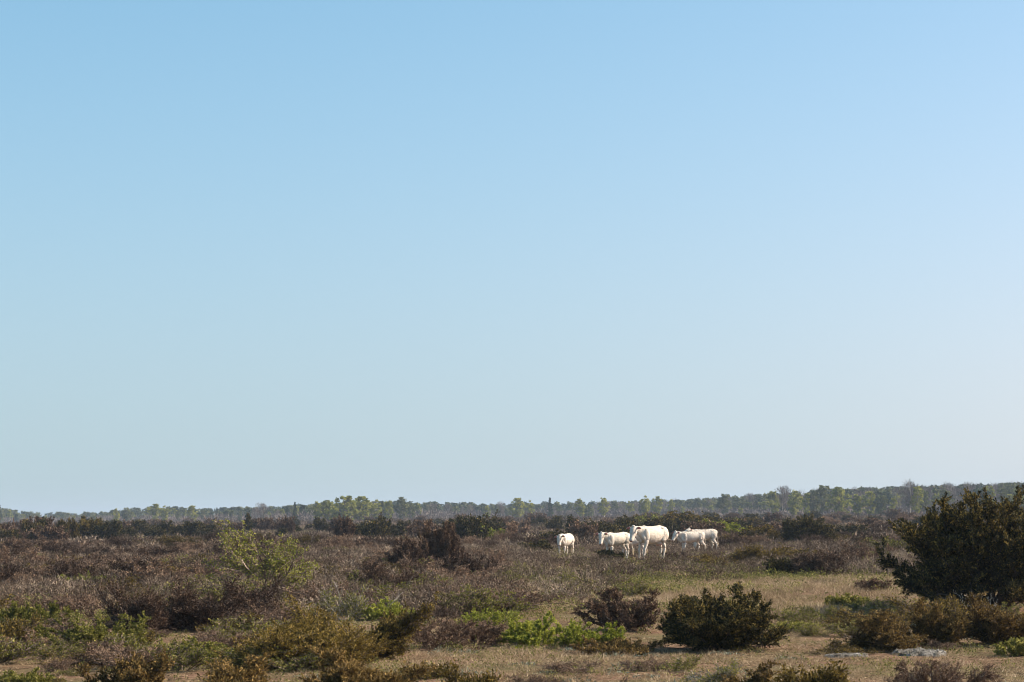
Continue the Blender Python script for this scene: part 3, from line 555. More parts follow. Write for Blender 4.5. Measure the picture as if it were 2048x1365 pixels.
for k in range(26):
    px = 1205 + k*2.2 + rr.uniform(-.6, .6); b = at_y(px, 330); s = rr.uniform(.10, .2); me = rock_mesh('field_stone', rr, s, s, s*.8, 2); me.materials.append(M['limestone'])
    o = link('field_stone', me); o.location = (b[0], b[1], b[2] + rr.uniform(.55, .75)*1.0); tag(o, 'small grey stone in the low stone wall beyond the cattle', 'stone', 'stones of the low wall beyond the cattle')
# the bank those stones top out on
# dead wood
def dead_branch(px, py, dx, dz, L, r, label, seed):
    rng = np.random.default_rng(seed); b = at(px, py)
    S = grow(rng, 1, L, .02, (5, 3), (.45, .5), (.6, .7), (.10, .15, .2), (0, 0, 0), r, (7, 4, 3), base_r=0, lean=(0, 0), r_ratio=.5)
    v, f, t = stem_geo(S, rng.uniform(.2, 1, len(S)), rmin=.004); o = link('dead_branch', mesh_from('dead_branch', v, [f], t, [M['pale']]))
    o.location = tuple(b); o.rotation_euler = (rng.uniform(-.2, .2), dx, 0); tag(o, label, 'branch')
dead_branch(1975, 1242, -.55, 0, .6, .016, 'bleached dead branch leaning left at the foot of the largest juniper', 1)
dead_branch(1990, 1246, -.35, 0, .62, .013, 'bleached dead branch leaning less, right of the first one under the largest juniper', 2)
dead_branch(2035, 1225, .35, 0, .9, .015, 'grey dead branch leaning right at the right edge', 3)
dead_branch(1940, 1238, -.25, 0, .7, .009, 'thin pale dead stem left of the bleached branches', 4)
dead_branch(775, 1200, .95, 0, .9, .010, 'thin pale fallen branch leaning right in front of the tangled dead juniper', 5)
dead_branch(700, 1236, -.5, 0, .8, .010, 'pale dead branch leaning left in the shrub of pale grey branches', 6)
dead_branch(665, 1236, -.2, 0, .8, .008, 'pale dead branch standing nearly upright left of the pale grey shrub', 7)
dead_branch(760, 1240, .6, 0, .7, .008, 'pale dead branch right of the pale grey shrub, tilted over the green leaves', 8)

# ------------------------------------------------------------------ junipers and bushes of the middle distance: a few shapes, many copies
PROTO = {}
def proto(key, kind, lm, sm, w, h, n, count, **o):
    PROTO[key] = []
    for k in range(count):
        rng = np.random.default_rng(hash(key) % 1000 + k if False else sum(map(ord, key))*7 + k)
        geo = build_plant(key, kind, rng, w, h, .075, lm, int(n*1.5), sm, split=False, **({**dict(size=.16, wd=.04, rmin=.008), **(dict(size=.032, wd=.010, rmin=.0025, rand=1.1) if key == 'leafy' else dict(size=.045, wd=.006, rmin=.0025) if key == 'heather' else dict(size=.05, wd=.010, rmin=.003) if key == 'dwarf' else {}), **o})); PROTO[key].append(merged(key + '_shape', geo, lm, sm))
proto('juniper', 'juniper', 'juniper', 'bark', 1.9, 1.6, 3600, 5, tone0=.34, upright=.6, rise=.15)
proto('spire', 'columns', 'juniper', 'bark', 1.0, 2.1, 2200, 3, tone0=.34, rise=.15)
proto('olive', 'juniper', 'olive', 'bark', 2.0, 1.4, 3400, 3, tone0=.18, upright=.5)
proto('brown', 'juniper', 'brown', 'twig', 1.9, 1.2, 3200, 4, tone0=.36, upright=.5)
proto('grey', 'twiggy', 'brown', 'twig', 1.8, 1.0, 2000, 4, tone0=.75)
near_ = dict(size=.06, wd=.015, rmin=.005)
proto('brown_near', 'juniper', 'brown', 'twig', 1.9, 1.0, 9000, 4, tone0=.12, upright=.4, **near_)
proto('grey_near', 'twiggy', 'brown', 'twig', 1.8, .9, 4500, 4, tone0=.7, **near_)
proto('olive_near', 'juniper', 'olive', 'bark', 1.9, 1.0, 9000, 3, tone0=.15, upright=.4, **near_)
proto('yellow', 'twiggy', 'spring', 'twig', 1.6, 1.2, 1300, 3, tone0=.22)
BASE_H = dict(juniper=1.6, spire=2.1, olive=1.4, brown=1.2, grey=1.0, yellow=1.2)
BASE_W = dict(juniper=1.9, spire=1.0, olive=2.0, brown=1.9, grey=1.8, yellow=1.6)
rm = np.random.default_rng(21)
def place_mid(key, px, Y, H, Wd, label, cat='bush', group=None):
    b = at_y(px, Y); o = bpy.data.objects.new({'juniper': 'juniper_bush', 'spire': 'juniper_bush', 'olive': 'juniper_bush', 'brown': 'brown_bush', 'grey': 'heath_bush', 'yellow': 'leafing_bush', 'brown_near': 'brown_bush', 'grey_near': 'heath_bush', 'olive_near': 'juniper_bush', 'leafy': 'leafy_shrub', 'heather': 'heath_mound', 'dwarf': 'juniper_mat'}[key], PROTO[key][rm.integers(len(PROTO[key]))]); C.objects.link(o)
    o.location = (b[0], b[1], b[2]-.03); sx = Wd/BASE_W[key]; o.scale = (sx, sx, H/BASE_H[key]); o.rotation_euler = (0, 0, rm.uniform(0, 6.28)); tag(o, label, cat, group)
# belts seen in the photograph: (px0, px1, count, Y range, height range, width range, kinds, weights)
BELTS = [
 (-60, 235, 24, (160, 200), (1.2, 2.3), (1.4, 2.6), ('juniper', 'olive', 'brown', 'spire'), (.45, .15, .2, .2), 'in the tall dark juniper belt at the far left'),
 (225, 430, 14, (190, 250), (1.0, 2.0), (1.4, 2.5), ('juniper', 'brown', 'spire'), (.6, .2, .2), 'in the lower juniper belt left of the thorn tree'),
 (420, 690, 15, (200, 300), (1.0, 2.1), (1.4, 2.5), ('juniper', 'brown', 'spire'), (.5, .3, .2), 'in the belt behind the thorn tree'),
 (700, 1010, 23, (140, 260), (.9, 2.0), (1.3, 2.4), ('juniper', 'brown', 'spire'), (.6, .2, .2), 'in the belt beyond the dead brown juniper'),
 (1000, 1260, 16, (150, 320), (1.0, 1.7), (1.5, 2.4), ('juniper', 'brown', 'grey'), (.6, .2, .2), 'in the scrub above the calf farthest left'),
 (1250, 1560, 26, (130, 300), (1.0, 1.8), (1.6, 2.8), ('juniper', 'olive', 'brown', 'yellow'), (.45, .2, .25, .1), 'in the scrub above the cattle'),
 (1540, 1850, 20, (140, 360), (.9, 1.4), (1.5, 2.6), ('juniper', 'brown', 'grey'), (.3, .4, .3), 'in the scrub between the cattle and the largest juniper'),
 (-60, 1000, 88, (58, 150), (.45, 1.0), (1.2, 2.2), ('brown_near', 'grey_near', 'olive_near'), (.5, .4, .1), 'in the grey heath left of the cattle'),
 (1000, 1850, 40, (100, 150), (.6, .95), (1.2, 2.2), ('brown_near', 'grey_near', 'olive_near'), (.5, .3, .2), 'in the grey heath behind the cattle'),
 (-80, 2120, 42, (340, 560), (1.2, 2.0), (2.0, 3.4), ('juniper', 'brown'), (.5, .5), 'in the farthest scrub before the woods'),
]
proto('leafy', 'twiggy', 'green', 'twig', .95, .42, 1500, 5, tone0=.45)
proto('heather', 'twiggy', 'brown', 'twig', 1.0, .38, 2600, 5, tone0=.6)
proto('dwarf', 'sprawl', 'olive', 'bark', 1.0, .4, 3600, 4, tone0=.32)
BASE_H.update(brown_near=1.0, grey_near=.9, olive_near=1.0, leafy=.42, heather=.38, dwarf=.4); BASE_W.update(brown_near=1.9, grey_near=1.8, olive_near=1.9, leafy=.95, heather=1.0, dwarf=1.0)
NM = dict(brown_near='dark brown bush', grey_near='grey brown twiggy bush', olive_near='dull olive juniper', leafy='loose twiggy shrub with green leaves', heather='low grey brown twiggy mound', dwarf='low olive juniper mat', juniper='small dark green juniper', spire='narrow dark upright juniper', olive='dull olive juniper', brown='dark brown bush', grey='grey brown twiggy bush', yellow='yellow green leafing bush')
for (a, b_, n, yr, hr, wr, ks, ws, where) in BELTS:
    xs = np.linspace(a, b_, n) + rm.uniform(-.6, .6, n)*(b_-a)/n
    for px in xs:
        key = ks[rm.choice(len(ks), p=ws)]; Y = rm.uniform(*yr)
        if 1095 < px < 1450 and Y < 112: continue
        place_mid(key, px, Y, rm.uniform(*hr), rm.uniform(*wr), f'{NM[key]} {where}', 'bush', f'{NM[key]} {where}'.replace('bush', 'bushes').replace('juniper ', 'junipers ', 1))
def near_fill(x0, x1, y0, y1, n, kinds, ws, where, big=1.0):
    for _ in range(n):
        key = kinds[rm.choice(len(kinds), p=ws)]; b = at(rm.uniform(x0, x1), rm.uniform(y0, y1)); k = rm.uniform(.6, 1.3)*min(1.4, b[1]/34)*big
        if any((b[0]-x)**2 + (b[1]-y)**2 < (r*.9)**2 for x, y, r in clear): continue
        o = bpy.data.objects.new({'leafy': 'leafy_shrub', 'heather': 'heath_mound', 'dwarf': 'juniper_mat'}[key], PROTO[key][rm.integers(len(PROTO[key]))]); C.objects.link(o); o.location = (b[0], b[1], b[2]-.02); o.scale = (k*rm.uniform(.85, 1.2), k, k*rm.uniform(.75, 1.15)); o.rotation_euler = (0, 0, rm.uniform(0, 6.28))
        tag(o, f'{NM[key]} {where}', 'shrub', f'{NM[key]} group {where}')
near_fill(-60, 620, 1165, 1345, 66, ('leafy', 'heather', 'dwarf'), (.52, .33, .15), 'in the left foreground')
near_fill(560, 1010, 1140, 1235, 34, ('leafy', 'heather', 'dwarf'), (.45, .45, .1), 'around the pale grey branches')
near_fill(-60, 900, 1100, 1165, 40, ('heather', 'leafy', 'dwarf'), (.6, .25, .15), 'in the heath around the thorn tree')
near_fill(980, 1330, 1150, 1235, 16, ('leafy', 'heather'), (.7, .3), 'in the grass below the cattle', .6)
near_fill(1560, 1760, 1195, 1290, 9, ('leafy', 'heather'), (.7, .3), 'in the open grass right of the round juniper', .6)
near_fill(-60, 2100, 1335, 1400, 16, ('leafy', 'heather', 'dwarf'), (.3, .4, .3), 'along the bottom of the picture', .7)
near_fill(1420, 1800, 1085, 1138, 22, ('heather', 'leafy', 'dwarf'), (.5, .25, .25), 'behind the straw coloured grass', .8)
near_fill(1680, 2090, 1235, 1308, 16, ('dwarf', 'heather', 'leafy'), (.5, .3, .2), 'below the largest juniper', .8)
near_fill(-60, 1000, 1060, 1170, 70, ('heather', 'leafy', 'dwarf'), (.72, .08, .2), 'in the brown heath at left')
for key, px, Y, H, Wd, lb in [('spire', 497, 230, 2.6, 1.1, 'lone spiky juniper rising above the belt behind the thorn tree'), ('spire', 1143, 200, 2.0, 1.3, 'narrow dark juniper on the skyline of the scrub above the left calf'),
        ('juniper', 1183, 160, 1.3, 2.1, 'round dark juniper above and right of the calf farthest left'), ('olive', 1365, 190, 2.0, 5.0, 'broad olive juniper on the far scrub above the big cow'),
        ('juniper', 1703, 150, 1.0, 2.4, 'flat oval dark juniper between the wide juniper and the largest one'), ('spire', 83, 172, 2.3, 1.2, 'spiky juniper top rising above the tall belt at the far left'), ('spire', 122, 172, 2.2, 1.2, 'second spiky juniper top in the tall belt, right of the first'),
        ('juniper', 762, 170, 2.0, 2.6, 'dark rounded juniper standing higher than its belt right of the slim brown juniper'), ('juniper', 975, 175, 2.1, 2.2, 'tall dark juniper above the yellow green leafing bush'), ('juniper', 1320, 175, 1.5, 3.0, 'dark juniper touching the broad olive juniper from its left'),
        ('olive', 1590, 75, .6, 2.0, 'low olive bush just below the wide dark juniper'), ('juniper', 1105, 118, 1.0, 1.8, 'dark juniper close above the calf farthest left'), ('juniper', 1075, 96, .7, 1.5, 'low dark bush left of the calf farthest left')]:
    place_mid(key, px, Y, H, Wd, lb)

# ------------------------------------------------------------------ trees at the edge of the heath
def crown_points(rng, kind, h):
    """clump centres and radii that fill a crown of height h."""
    out = []
    if kind == 'birch':
        for _ in range(60):
            t = rng.uniform(.18, 1); r = h*.24*math.sin(PI*min(1, (t-.15)/.95))**.7*rng.uniform(.1, 1); a = rng.uniform(0, 6.28); out.append((r*math.cos(a), r*math.sin(a), t*h*.96, h*.048*rng.uniform(.7, 1.4)))
    elif kind == 'round':
        for _ in range(80):
            t = rng.uniform(.12, 1); r = h*.40*math.sin(PI*min(1, (t-.05)/1.0))**.55*rng.uniform(.2, 1); a = rng.uniform(0, 6.28); out.append((r*math.cos(a), r*math.sin(a), t*h*.93, h*.055*rng.uniform(.7, 1.4)))
    elif kind == 'pine':
        for _ in range(28):
            t = rng.uniform(.38, 1); r = h*.22*math.sin(PI*min(1, (t-.3)/.78))**.6*rng.uniform(.2, 1); a = rng.uniform(0, 6.28); out.append((r*math.cos(a), r*math.sin(a), t*h*.95, h*.06*rng.uniform(.7, 1.4)))
    elif kind == 'spruce':
        for _ in range(46):
            t = rng.uniform(.05, 1)**.8; r = h*.20*(1.03-t)*rng.uniform(.2, 1); a = rng.uniform(0, 6.28); out.append((r*math.cos(a), r*math.sin(a), t*h*.97, h*.045*(1.2-t)*rng.uniform(.8, 1.3)))
    elif kind == 'bare':
        for _ in range(30):
            t = rng.uniform(.35, 1); r = h*.24*math.sin(PI*min(1, (t-.25)/.9))**.6*rng.uniform(.1, 1); a = rng.uniform(0, 6.28); out.append((r*math.cos(a), r*math.sin(a), t*h*.95, h*.09*rng.uniform(.7, 1.4)))
    return np.array(out)
def tree_geo(rng, kind, h, n, leaf):
    K = crown_points(rng, kind, h); i = rng.integers(len(K), size=n)
    d = norm(rng.normal(size=(n, 3)))*rng.uniform(0, 1, (n, 1))**.4; p = K[i, :3] + d*K[i, 3:4]*np.array([[1.15, 1.15, .85]])
    if kind == 'bare': dirv = norm(d + np.array([[0, 0, .8]])); wd = leaf*.10; ln = leaf*2.4
    else: dirv = norm(rng.normal(size=(n, 3))); wd = leaf*.5; ln = leaf
    s = norm(np.cross(dirv, rng.normal(size=(n, 3)))); z = rng.uniform(.6, 1.4, (n, 1))
    V = np.stack([p, p + dirv*ln*z*.5 + s*wd*z, p + dirv*ln*z, p + dirv*ln*z*.5 - s*wd*z], 1).reshape(-1, 3)
    kt = rng.uniform(-.35, .35, len(K)); T = np.clip(.5 + kt[i] + rng.normal(size=n)*.14, 0, 1)
    # trunk and a limb to every other clump
    nt_ = 2 if kind in ('birch', 'bare') and rng.uniform() < .5 else 1; S = []
    for q in range(nt_):
        x, y = rng.normal(size=2)*.02*h*(nt_-1); dx, dy = rng.normal(size=2)*.03*h
        for k in range(6): S.append((x+dx*k/6, y+dy*k/6, k/6*h*.92, x+dx*(k+1)/6, y+dy*(k+1)/6, (k+1)/6*h*.92, h*.016*(1-k/7), h*.016*(1-(k+1)/7), 0))
    for c in K[::2]:
        z0 = c[2]*.72; S.append((x+dx*z0/h, y+dy*z0/h, z0, c[0], c[1], c[2], h*.005, h*.003, 1))
    S = np.array(S); tv, tf, tt = stem_geo(S, rng.uniform(0, 1, len(S)))
    return (V, np.arange(n*4).reshape(-1, 4), T), (tv, tf, tt)
TREE = {}
TK = dict(birch=('birch', 'birch_leaf', 'birch_bark', 9, 3000, .30, 5), dull=('birch', 'birch_dim', 'birch_bark', 9, 2600, .30, 4), round=('round', 'birch_leaf', 'bark', 9, 5200, .32, 3), pine=('pine', 'pine', 'bark', 9, 1500, .42, 4),
          spruce=('spruce', 'pine', 'bark', 9, 1700, .38, 2), bare=('bare', 'bare', 'birch_bark', 9, 1300, .35, 4), oak=('round', 'birch_dim', 'bark', 9, 2200, .45, 3))
for key, (kd, lm, sm, h, n, lf, cnt) in TK.items():
    TREE[key] = []
    for k in range(cnt):
        cg, tg = tree_geo(np.random.default_rng(500 + sum(map(ord, key)) + k), kd, h, n, lf)
        TREE[key].append((mesh_from(key + '_crown', cg[0], [cg[1]], cg[2], [M[lm]]), mesh_from(key + '_trunk', tg[0], [tg[1]], tg[2], [M[sm]])))
TN = dict(birch='birch_tree', dull='birch_tree', round='broadleaf_tree', pine='pine_tree', spruce='spruce_tree', bare='bare_tree', oak='broadleaf_tree')
rt = np.random.default_rng(33)
def horizon(px): return 1029 - (px-1024)*math.tan(ROLL)
def tree_Y(px): return float(np.interp(px, [-100, 300, 600, 700, 1000, 1400, 1700, 2150], [900, 820, 640, 620, 760, 700, 560, 520]))
def place_tree(key, px, Y, H, label, group=None, wide=1.0):
    b = at_y(px, Y); cm, tm = TREE[key][rt.integers(len(TREE[key]))]; r = empty(TN[key], (b[0], b[1], b[2]-.05), rt.uniform(0, 6.28)); s = H/9; r.scale = (s*wide, s*wide, s)
    tag(r, label, 'tree', group); link('crown', cm, r); link('trunk', tm, r)
def tree_top(key, px, top, label, Y=None, wide=1.0, group=None):
    Y = Y or tree_Y(px); place_tree(key, px, Y, (horizon(px) - top)/FPX*Y + EYE, label, group, wide)
NAMED = [('spruce', -2, 1010, 'dark spruce cut by the left edge of the picture', 1.4), ('round', 655, 1000, 'rounded green tree at the left end of the tall leafy clump', 1.1), ('round', 690, 990, 'tallest rounded tree in the tall leafy clump', 1.2), ('round', 722, 991, 'broad green tree in the middle of the tall leafy clump', 1.2),
 ('birch', 750, 998, 'light green birch at the right of the tall leafy clump', 1.2), ('birch', 778, 1000, 'thin birch standing just right of the tall leafy clump', 1), ('dull', 805, 994, 'taller dull green birch right of the leafy clump, slightly apart', 1.2), ('birch', 635, 1003, 'smaller birch at the left foot of the tall leafy clump', 1.2),
 ('spruce', 590, 1004, 'narrow pointed dark spruce left of the tall leafy clump', .8), ('birch', 310, 1006, 'taller birch in the left woods above the low juniper belt', 1.3), ('birch', 330, 1010, 'light birch just right of the taller one in the left woods', 1.2), ('birch', 385, 1010, 'yellowish birch in the left woods between the taller birch and the spruce', 1.2),
 ('dull', 255, 1014, 'dull leafy tree in the left woods with open crown', 1.3), ('birch', 232, 1016, 'light green small birch left of the open crowned tree', 1.1), ('bare', 525, 1005, 'greyish thin crowned tree left of the pointed spruce', 1.2),
 ('round', 1035, 995, 'bright green birch above the far scrub, left of the dark narrow juniper', 1.0), ('birch', 975, 1010, 'small pale birch in the centre woods, first from the left', .9), ('birch', 1060, 1000, 'slim birch next to the bright green one in the centre woods', 1), ('birch', 1160, 998, 'light birch in the woods above the calf farthest left', 1.2), ('birch', 1208, 996, 'light birch in the woods above the young cow', 1.2), ('spruce', 1100, 996, 'dark spruce in the woods left of the birch above the calf', 1.0),
 ('birch', 1290, 990, 'light birch in the woods above the big cow', 1.0), ('birch', 1315, 992, 'paired birch right of the one above the big cow', 1.0), ('dull', 1450, 988, 'low leafy tree in the woods above the rearmost calf', 1.2), ('birch', 1548, 982, 'soft green birch in the right woods, first before the tall pale trunks', 1.2),
 ('bare', 1566, 975, 'bare tree with tall pale trunk in the right woods', .9), ('bare', 1574, 976, 'second bare tree with tall pale trunk in the right woods', .9), ('birch', 1590, 979, 'light green birch right of the two pale trunks', 1.2), ('birch', 1614, 985, 'small light birch at the start of the bright birch group', 1.0), ('dull', 1630, 978, 'brownish green birch in the bright birch group', 1.1),
 ('dull', 1648, 970, 'tall dull green birch in the bright birch group', 1.1), ('round', 1680, 971, 'largest bright green tree of the right woods', 1.0), ('birch', 1716, 988, 'short bright green birch right of the largest bright tree', 1.5), ('birch', 1741, 982, 'medium light birch right of the short bright one', 1.1), ('oak', 1764, 987, 'dark round leafless looking tree right of the medium light birch', 1.0),
 ('bare', 1820, 963, 'tall pale bare tree rising above the right woods', 1.1), ('birch', 1835, 972, 'light green birch below the tall pale bare tree', 1.0), ('birch', 1788, 996, 'small thin birch left of the tall pale bare tree', .8)]
for key, px, top, lb, wd in NAMED: tree_top(key, px, top, lb, Y=tree_Y(px)*.93, wide=wd)
# the loose front row of the woods, tree by tree
LT = dict(birch='hazy light green birch', dull='hazy dull green birch', pine='hazy dark pine', spruce='hazy pointed spruce', bare='hazy bare grey tree', oak='hazy round broadleaf tree')
def skyline(px): return float(np.interp(px, [-100, 0, 60, 200, 300, 400, 560, 640, 800, 900, 1000, 1200, 1400, 1550, 1700, 1900, 2048, 2150], [1012, 1014, 1022, 1022, 1010, 1014, 1010, 1003, 1000, 1003, 1004, 1001, 995, 985, 975, 968, 964, 960]))
px = -90.0
while px < 2150:
    px += rt.uniform(9, 19); key = ('birch', 'dull', 'pine', 'spruce', 'bare', 'oak')[rt.choice(6, p=(.20, .2, .25, .04, .2, .11))]
    side = 'left' if px < 620 else ('centre' if px < 1350 else 'right')
    tree_top(key, px, skyline(px) + rt.uniform(*((1, 14) if px < 1350 else (5, 24))), f'{LT[key]} in the front row of the {side} woods', Y=tree_Y(px)*rt.uniform(.95, 1.12), wide=rt.uniform(.8, 1.3), group=f'{LT[key]} trees of the {side} woods')

# ------------------------------------------------------------------ things nobody could count: woods behind, heath, grass, herbs
def scatter(name, protos, pos, rot, scl, pick, tone_shift, mat, zscl=None):
    Vs, Fs, Ts = [], {3: [], 4: []}, {3: [], 4: []}; off = 0
    for k, (pv, pf, pt) in enumerate(protos):
        idx = np.where(pick == k)[0]
        if not len(idx): continue
        c, s = np.cos(rot[idx])[:, None], np.sin(rot[idx])[:, None]; sc_ = scl[idx][:, None]; zs = (zscl if zscl is not None else scl)[idx][:, None]
        X = (pv[None, :, 0]*c - pv[None, :, 1]*s)*sc_ + pos[idx, 0:1]; Y = (pv[None, :, 0]*s + pv[None, :, 1]*c)*sc_ + pos[idx, 1:2]; Z = pv[None, :, 2]*zs + pos[idx, 2:3]
        Vs.append(np.stack([X, Y, Z], -1).reshape(-1, 3).astype(np.float32)); kk = pf.shape[1]
        Fs[kk].append((pf[None] + (off + np.arange(len(idx))*len(pv))[:, None, None]).reshape(-1, kk)); Ts[kk].append(np.clip(pt[None] + tone_shift[idx][:, None], 0, 1).reshape(-1)); off += len(idx)*len(pv)
    F = [np.concatenate(Fs[k]) for k in (3, 4) if Fs[k]]; T = np.concatenate([np.concatenate(Ts[k]) for k in (3, 4) if Ts[k]])
    o = link(name, mesh_from(name, np.concatenate(Vs), F, T, [mat])); o['kind'] = 'stuff'; return o
rs = np.random.default_rng(77)
# woods behind the front row
WP = [tree_geo(np.random.default_rng(900+k), ('pine', 'birch', 'round', 'pine')[k % 4], 9, 700, .52)[0] for k in range(8)]
WB = [tree_geo(np.random.default_rng(950+k), 'bare', 9, 1000, .30)[0] for k in range(8)]
def wood(name, mat, n, frac, lo, hi, x0=-300):
    px = rs.uniform(x0, 2350, n); P = []; S = []
    for x in px:
        Y = tree_Y(x)*rs.uniform(lo, hi); q = at_y(x, Y); P.append(q); S.append(max(4, (horizon(x) - skyline(x) - rs.uniform(1, 9))/FPX*Y + EYE)/9)
    tag(scatter(name, WB if mat == 'bare' else WP, np.array(P), rs.uniform(0, 6.28, n), np.array(S)*1.1, rs.integers(0, 8, n), rs.uniform(-.2, .2, n), M[mat], np.array(S)), f'hazy mass of {frac} behind the front trees', 'woods')
wood('distant_pine_woods', 'pine', 640, 'dark conifers', 1.12, 1.5); wood('distant_bare_woods', 'bare', 120, 'grey leafless trees', 1.05, 1.3, 1150); wood('distant_broadleaf_woods', 'birch_dim', 460, 'dull broadleaf trees', 1.08, 1.4)
def tuft_grass(rng, n, h, wd, lean=.5):
    a = rng.uniform(0, 6.28, n); r = rng.uniform(0, .09, n); p = np.stack([r*np.cos(a), r*np.sin(a), np.zeros(n)], -1)
    d = norm(np.stack([rng.normal(size=n)*lean, rng.normal(size=n)*lean, np.ones(n)], -1))*h*rng.uniform(.5, 1.2, (n, 1)); s = norm(np.cross(d, rng.normal(size=(n, 3))))*wd
    V = np.stack([p - s, p + s, p + d], 1).reshape(-1, 3); return V, np.arange(n*3).reshape(-1, 3), np.clip(rng.normal(.45, .22, n), 0, 1)
def tuft_mound(rng, n, R, Hh, ln, wd, lean=.7):
    a = rng.uniform(0, 6.28, n); r = R*np.sqrt(rng.uniform(0, 1, n)); top = Hh*np.sqrt(np.clip(1 - (r/R)**2, 0, 1)); z = top*rng.uniform(.25, 1, n)
    p = np.stack([r*np.cos(a), r*np.sin(a), z*.9], -1); d = norm(np.stack([r/R*np.cos(a)*.7, r/R*np.sin(a)*.7, np.full(n, .75)], -1) + rng.normal(size=(n, 3))*lean)*ln*rng.uniform(.5, 1.3, (n, 1))
    s = norm(np.cross(d, rng.normal(size=(n, 3))))*wd; V = np.stack([p - s, p + s, p + d], 1).reshape(-1, 3); V[:, 2] = np.maximum(V[:, 2], 0)
    return V, np.arange(n*3).reshape(-1, 3), np.clip(rng.normal(.5, .28, n), 0, 1)
def tuft_leaf(rng, n, R, Hh, sz):
    a = rng.uniform(0, 6.28, n); r = R*np.sqrt(rng.uniform(0, 1, n)); z = Hh*rng.uniform(.1, 1, n)*(1 - .5*r/R)
    p = np.stack([r*np.cos(a), r*np.sin(a), z], -1); d = norm(rng.normal(size=(n, 3)) + np.array([[0, 0, .4]]))*sz*rng.uniform(.6, 1.4, (n, 1)); s = norm(np.cross(d, rng.normal(size=(n, 3))))*sz*.35
    V = np.stack([p, p + d*.5 + s, p + d, p + d*.5 - s], 1).reshape(-1, 3); V[:, 2] = np.maximum(V[:, 2], 0); return V, np.arange(n*4).reshape(-1, 4), np.clip(rng.normal(.5, .25, n), 0, 1)

def vnoise(x, y, s, seed=0):
    """smooth value noise in 0..1"""
    r = np.random.default_rng(seed).uniform(0, 1, (64, 64)); u, v = x/s + 1000, y/s + 1000; i, j = np.floor(u).astype(int), np.floor(v).astype(int); f, g = u-i, v-j; f = f*f*(3-2*f); g = g*g*(3-2*g); R = lambda a, b: r[a % 64, b % 64]
    return R(i, j)*(1-f)*(1-g) + R(i+1, j)*f*(1-g) + R(i, j+1)*(1-f)*g + R(i+1, j+1)*f*g
def cands(n, y0, y1, power=1.0):
    """random ground points, evenly spread per area between two distances, a bit wider than the view"""
    y = np.sqrt(rs.uniform(y0*y0, y1*y1, n)) if power == 1 else y0*(y1/y0)**rs.uniform(0, 1, n)
    x = rs.uniform(-1, 1, n)*(y*.30 + 2.5); return np.stack([x, y, gz(x, y)], -1)
def box(px, py, x0, x1, y0, y1, sx=60, sy=12):
    f = lambda v: 1/(1+np.exp(-np.clip(v, -30, 30)))
    return f((px-x0)/sx*3)*f((x1-px)/sx*3)*f((py-y0)/sy*3)*f((y1-py)/sy*3)
CL = np.array(clear)
def free(P):
    ok = np.ones(len(P), bool)
    for x, y, r in CL: ok &= (P[:, 0]-x)**2 + (P[:, 1]-y)**2 > r*r
    return ok
def zones(P):
    px, py = proj(P); n1 = vnoise(P[:, 0], P[:, 1], 3.5, 3); n2 = vnoise(P[:, 0], P[:, 1], 11, 4)
    straw = np.clip(box(px, py, 1330, 1800, 1152, 1262) + .55*box(px, py, 960, 1400, 1158, 1240) + .9*box(px, py, 780, 2100, 1296, 1500) + .45*box(px, py, -200, 300, 1182, 1215) + .5*box(px, py, 300, 520, 1128, 1145) + .6*box(px, py, -200, 2300, 1325, 1600), 0, 1)
    green = np.clip(.55*box(px, py, -200, 2300, 1290, 1600) + 1.1*box(px, py, -300, 560, 1175, 1340) + .8*box(px, py, 560, 1330, 1150, 1245) + .4*box(px, py, 1330, 1800, 1150, 1250) + .25, 0, 1)
    heath = np.clip(box(px, py, -600, 2600, 900, 1158) + .8*box(px, py, -300, 900, 1150, 1245) + .25*box(px, py, 880, 1330, 1150, 1210), 0, 1)*(1 - .65*box(px, py, 1330, 1800, 1152, 1262))
    return straw, green, heath, n1, n2, px, py
UP = [tuft_mound(rs, 300, 4.5, 3.2, 1.1, .11, .6) for _ in range(4)]
n = 620; upx = np.linspace(-350, 2400, n) + rs.uniform(-3, 3, n); P = np.array([at_y(x, tree_Y(x)*rs.uniform(.97, 1.12)) for x in upx])
tag(scatter('woodland_undergrowth', UP, P, rs.uniform(0, 6.28, n), rs.uniform(.8, 1.5, n), rs.integers(0, 4, n), rs.uniform(-.2, .2, n), M['bare'], rs.uniform(.6, 1.3, n)), 'grey brown brushwood along the foot of the woods', 'brushwood')

# heath mounds, near to far
HP = [tuft_mound(rs, 380, .5, .40, .10, .0062, .9) for _ in range(5)]
P = cands(9000, 33, 118); st, gr, he, n1, n2, px_, py_ = zones(P)
keep = (rs.uniform(size=len(P)) < he*(.25 + 1.0*n1)*.75) & free(P); P = P[keep]; n1 = n1[keep]; n = len(P)
low = 1 - .42*box(px_[keep], py_[keep], 1080, 1450, 1096, 1135, 40, 10)
tag(scatter('heath_scrub', HP, P, rs.uniform(0, 6.28, n), rs.uniform(.7, 1.6, n), rs.integers(0, 5, n), (n1-.5)*.4 + rs.normal(size=n)*.2, M['heath'], rs.uniform(.5, 1.7, n)*low), 'grey brown carpet of low bare twiggy heath', 'heath')
HF = [tuft_mound(rs, 110, 1.0, .5, .26, .024, .9) for _ in range(5)]
P = cands(9000, 112, 420); n = len(P); nn = vnoise(P[:, 0], P[:, 1], 14, 8)
tag(scatter('distant_heath', HF, P, rs.uniform(0, 6.28, n), rs.uniform(.7, 1.7, n), rs.integers(0, 5, n), (nn-.5)*.4 + rs.normal(size=n)*.2, M['heath'], rs.uniform(.3, 1.5, n)), 'distant grey brown heath running to the woods', 'heath')
HX = [tuft_mound(rs, 40, 2.2, .9, 1.0, .08) for _ in range(4)]
P = cands(3500, 400, 720); n = len(P)
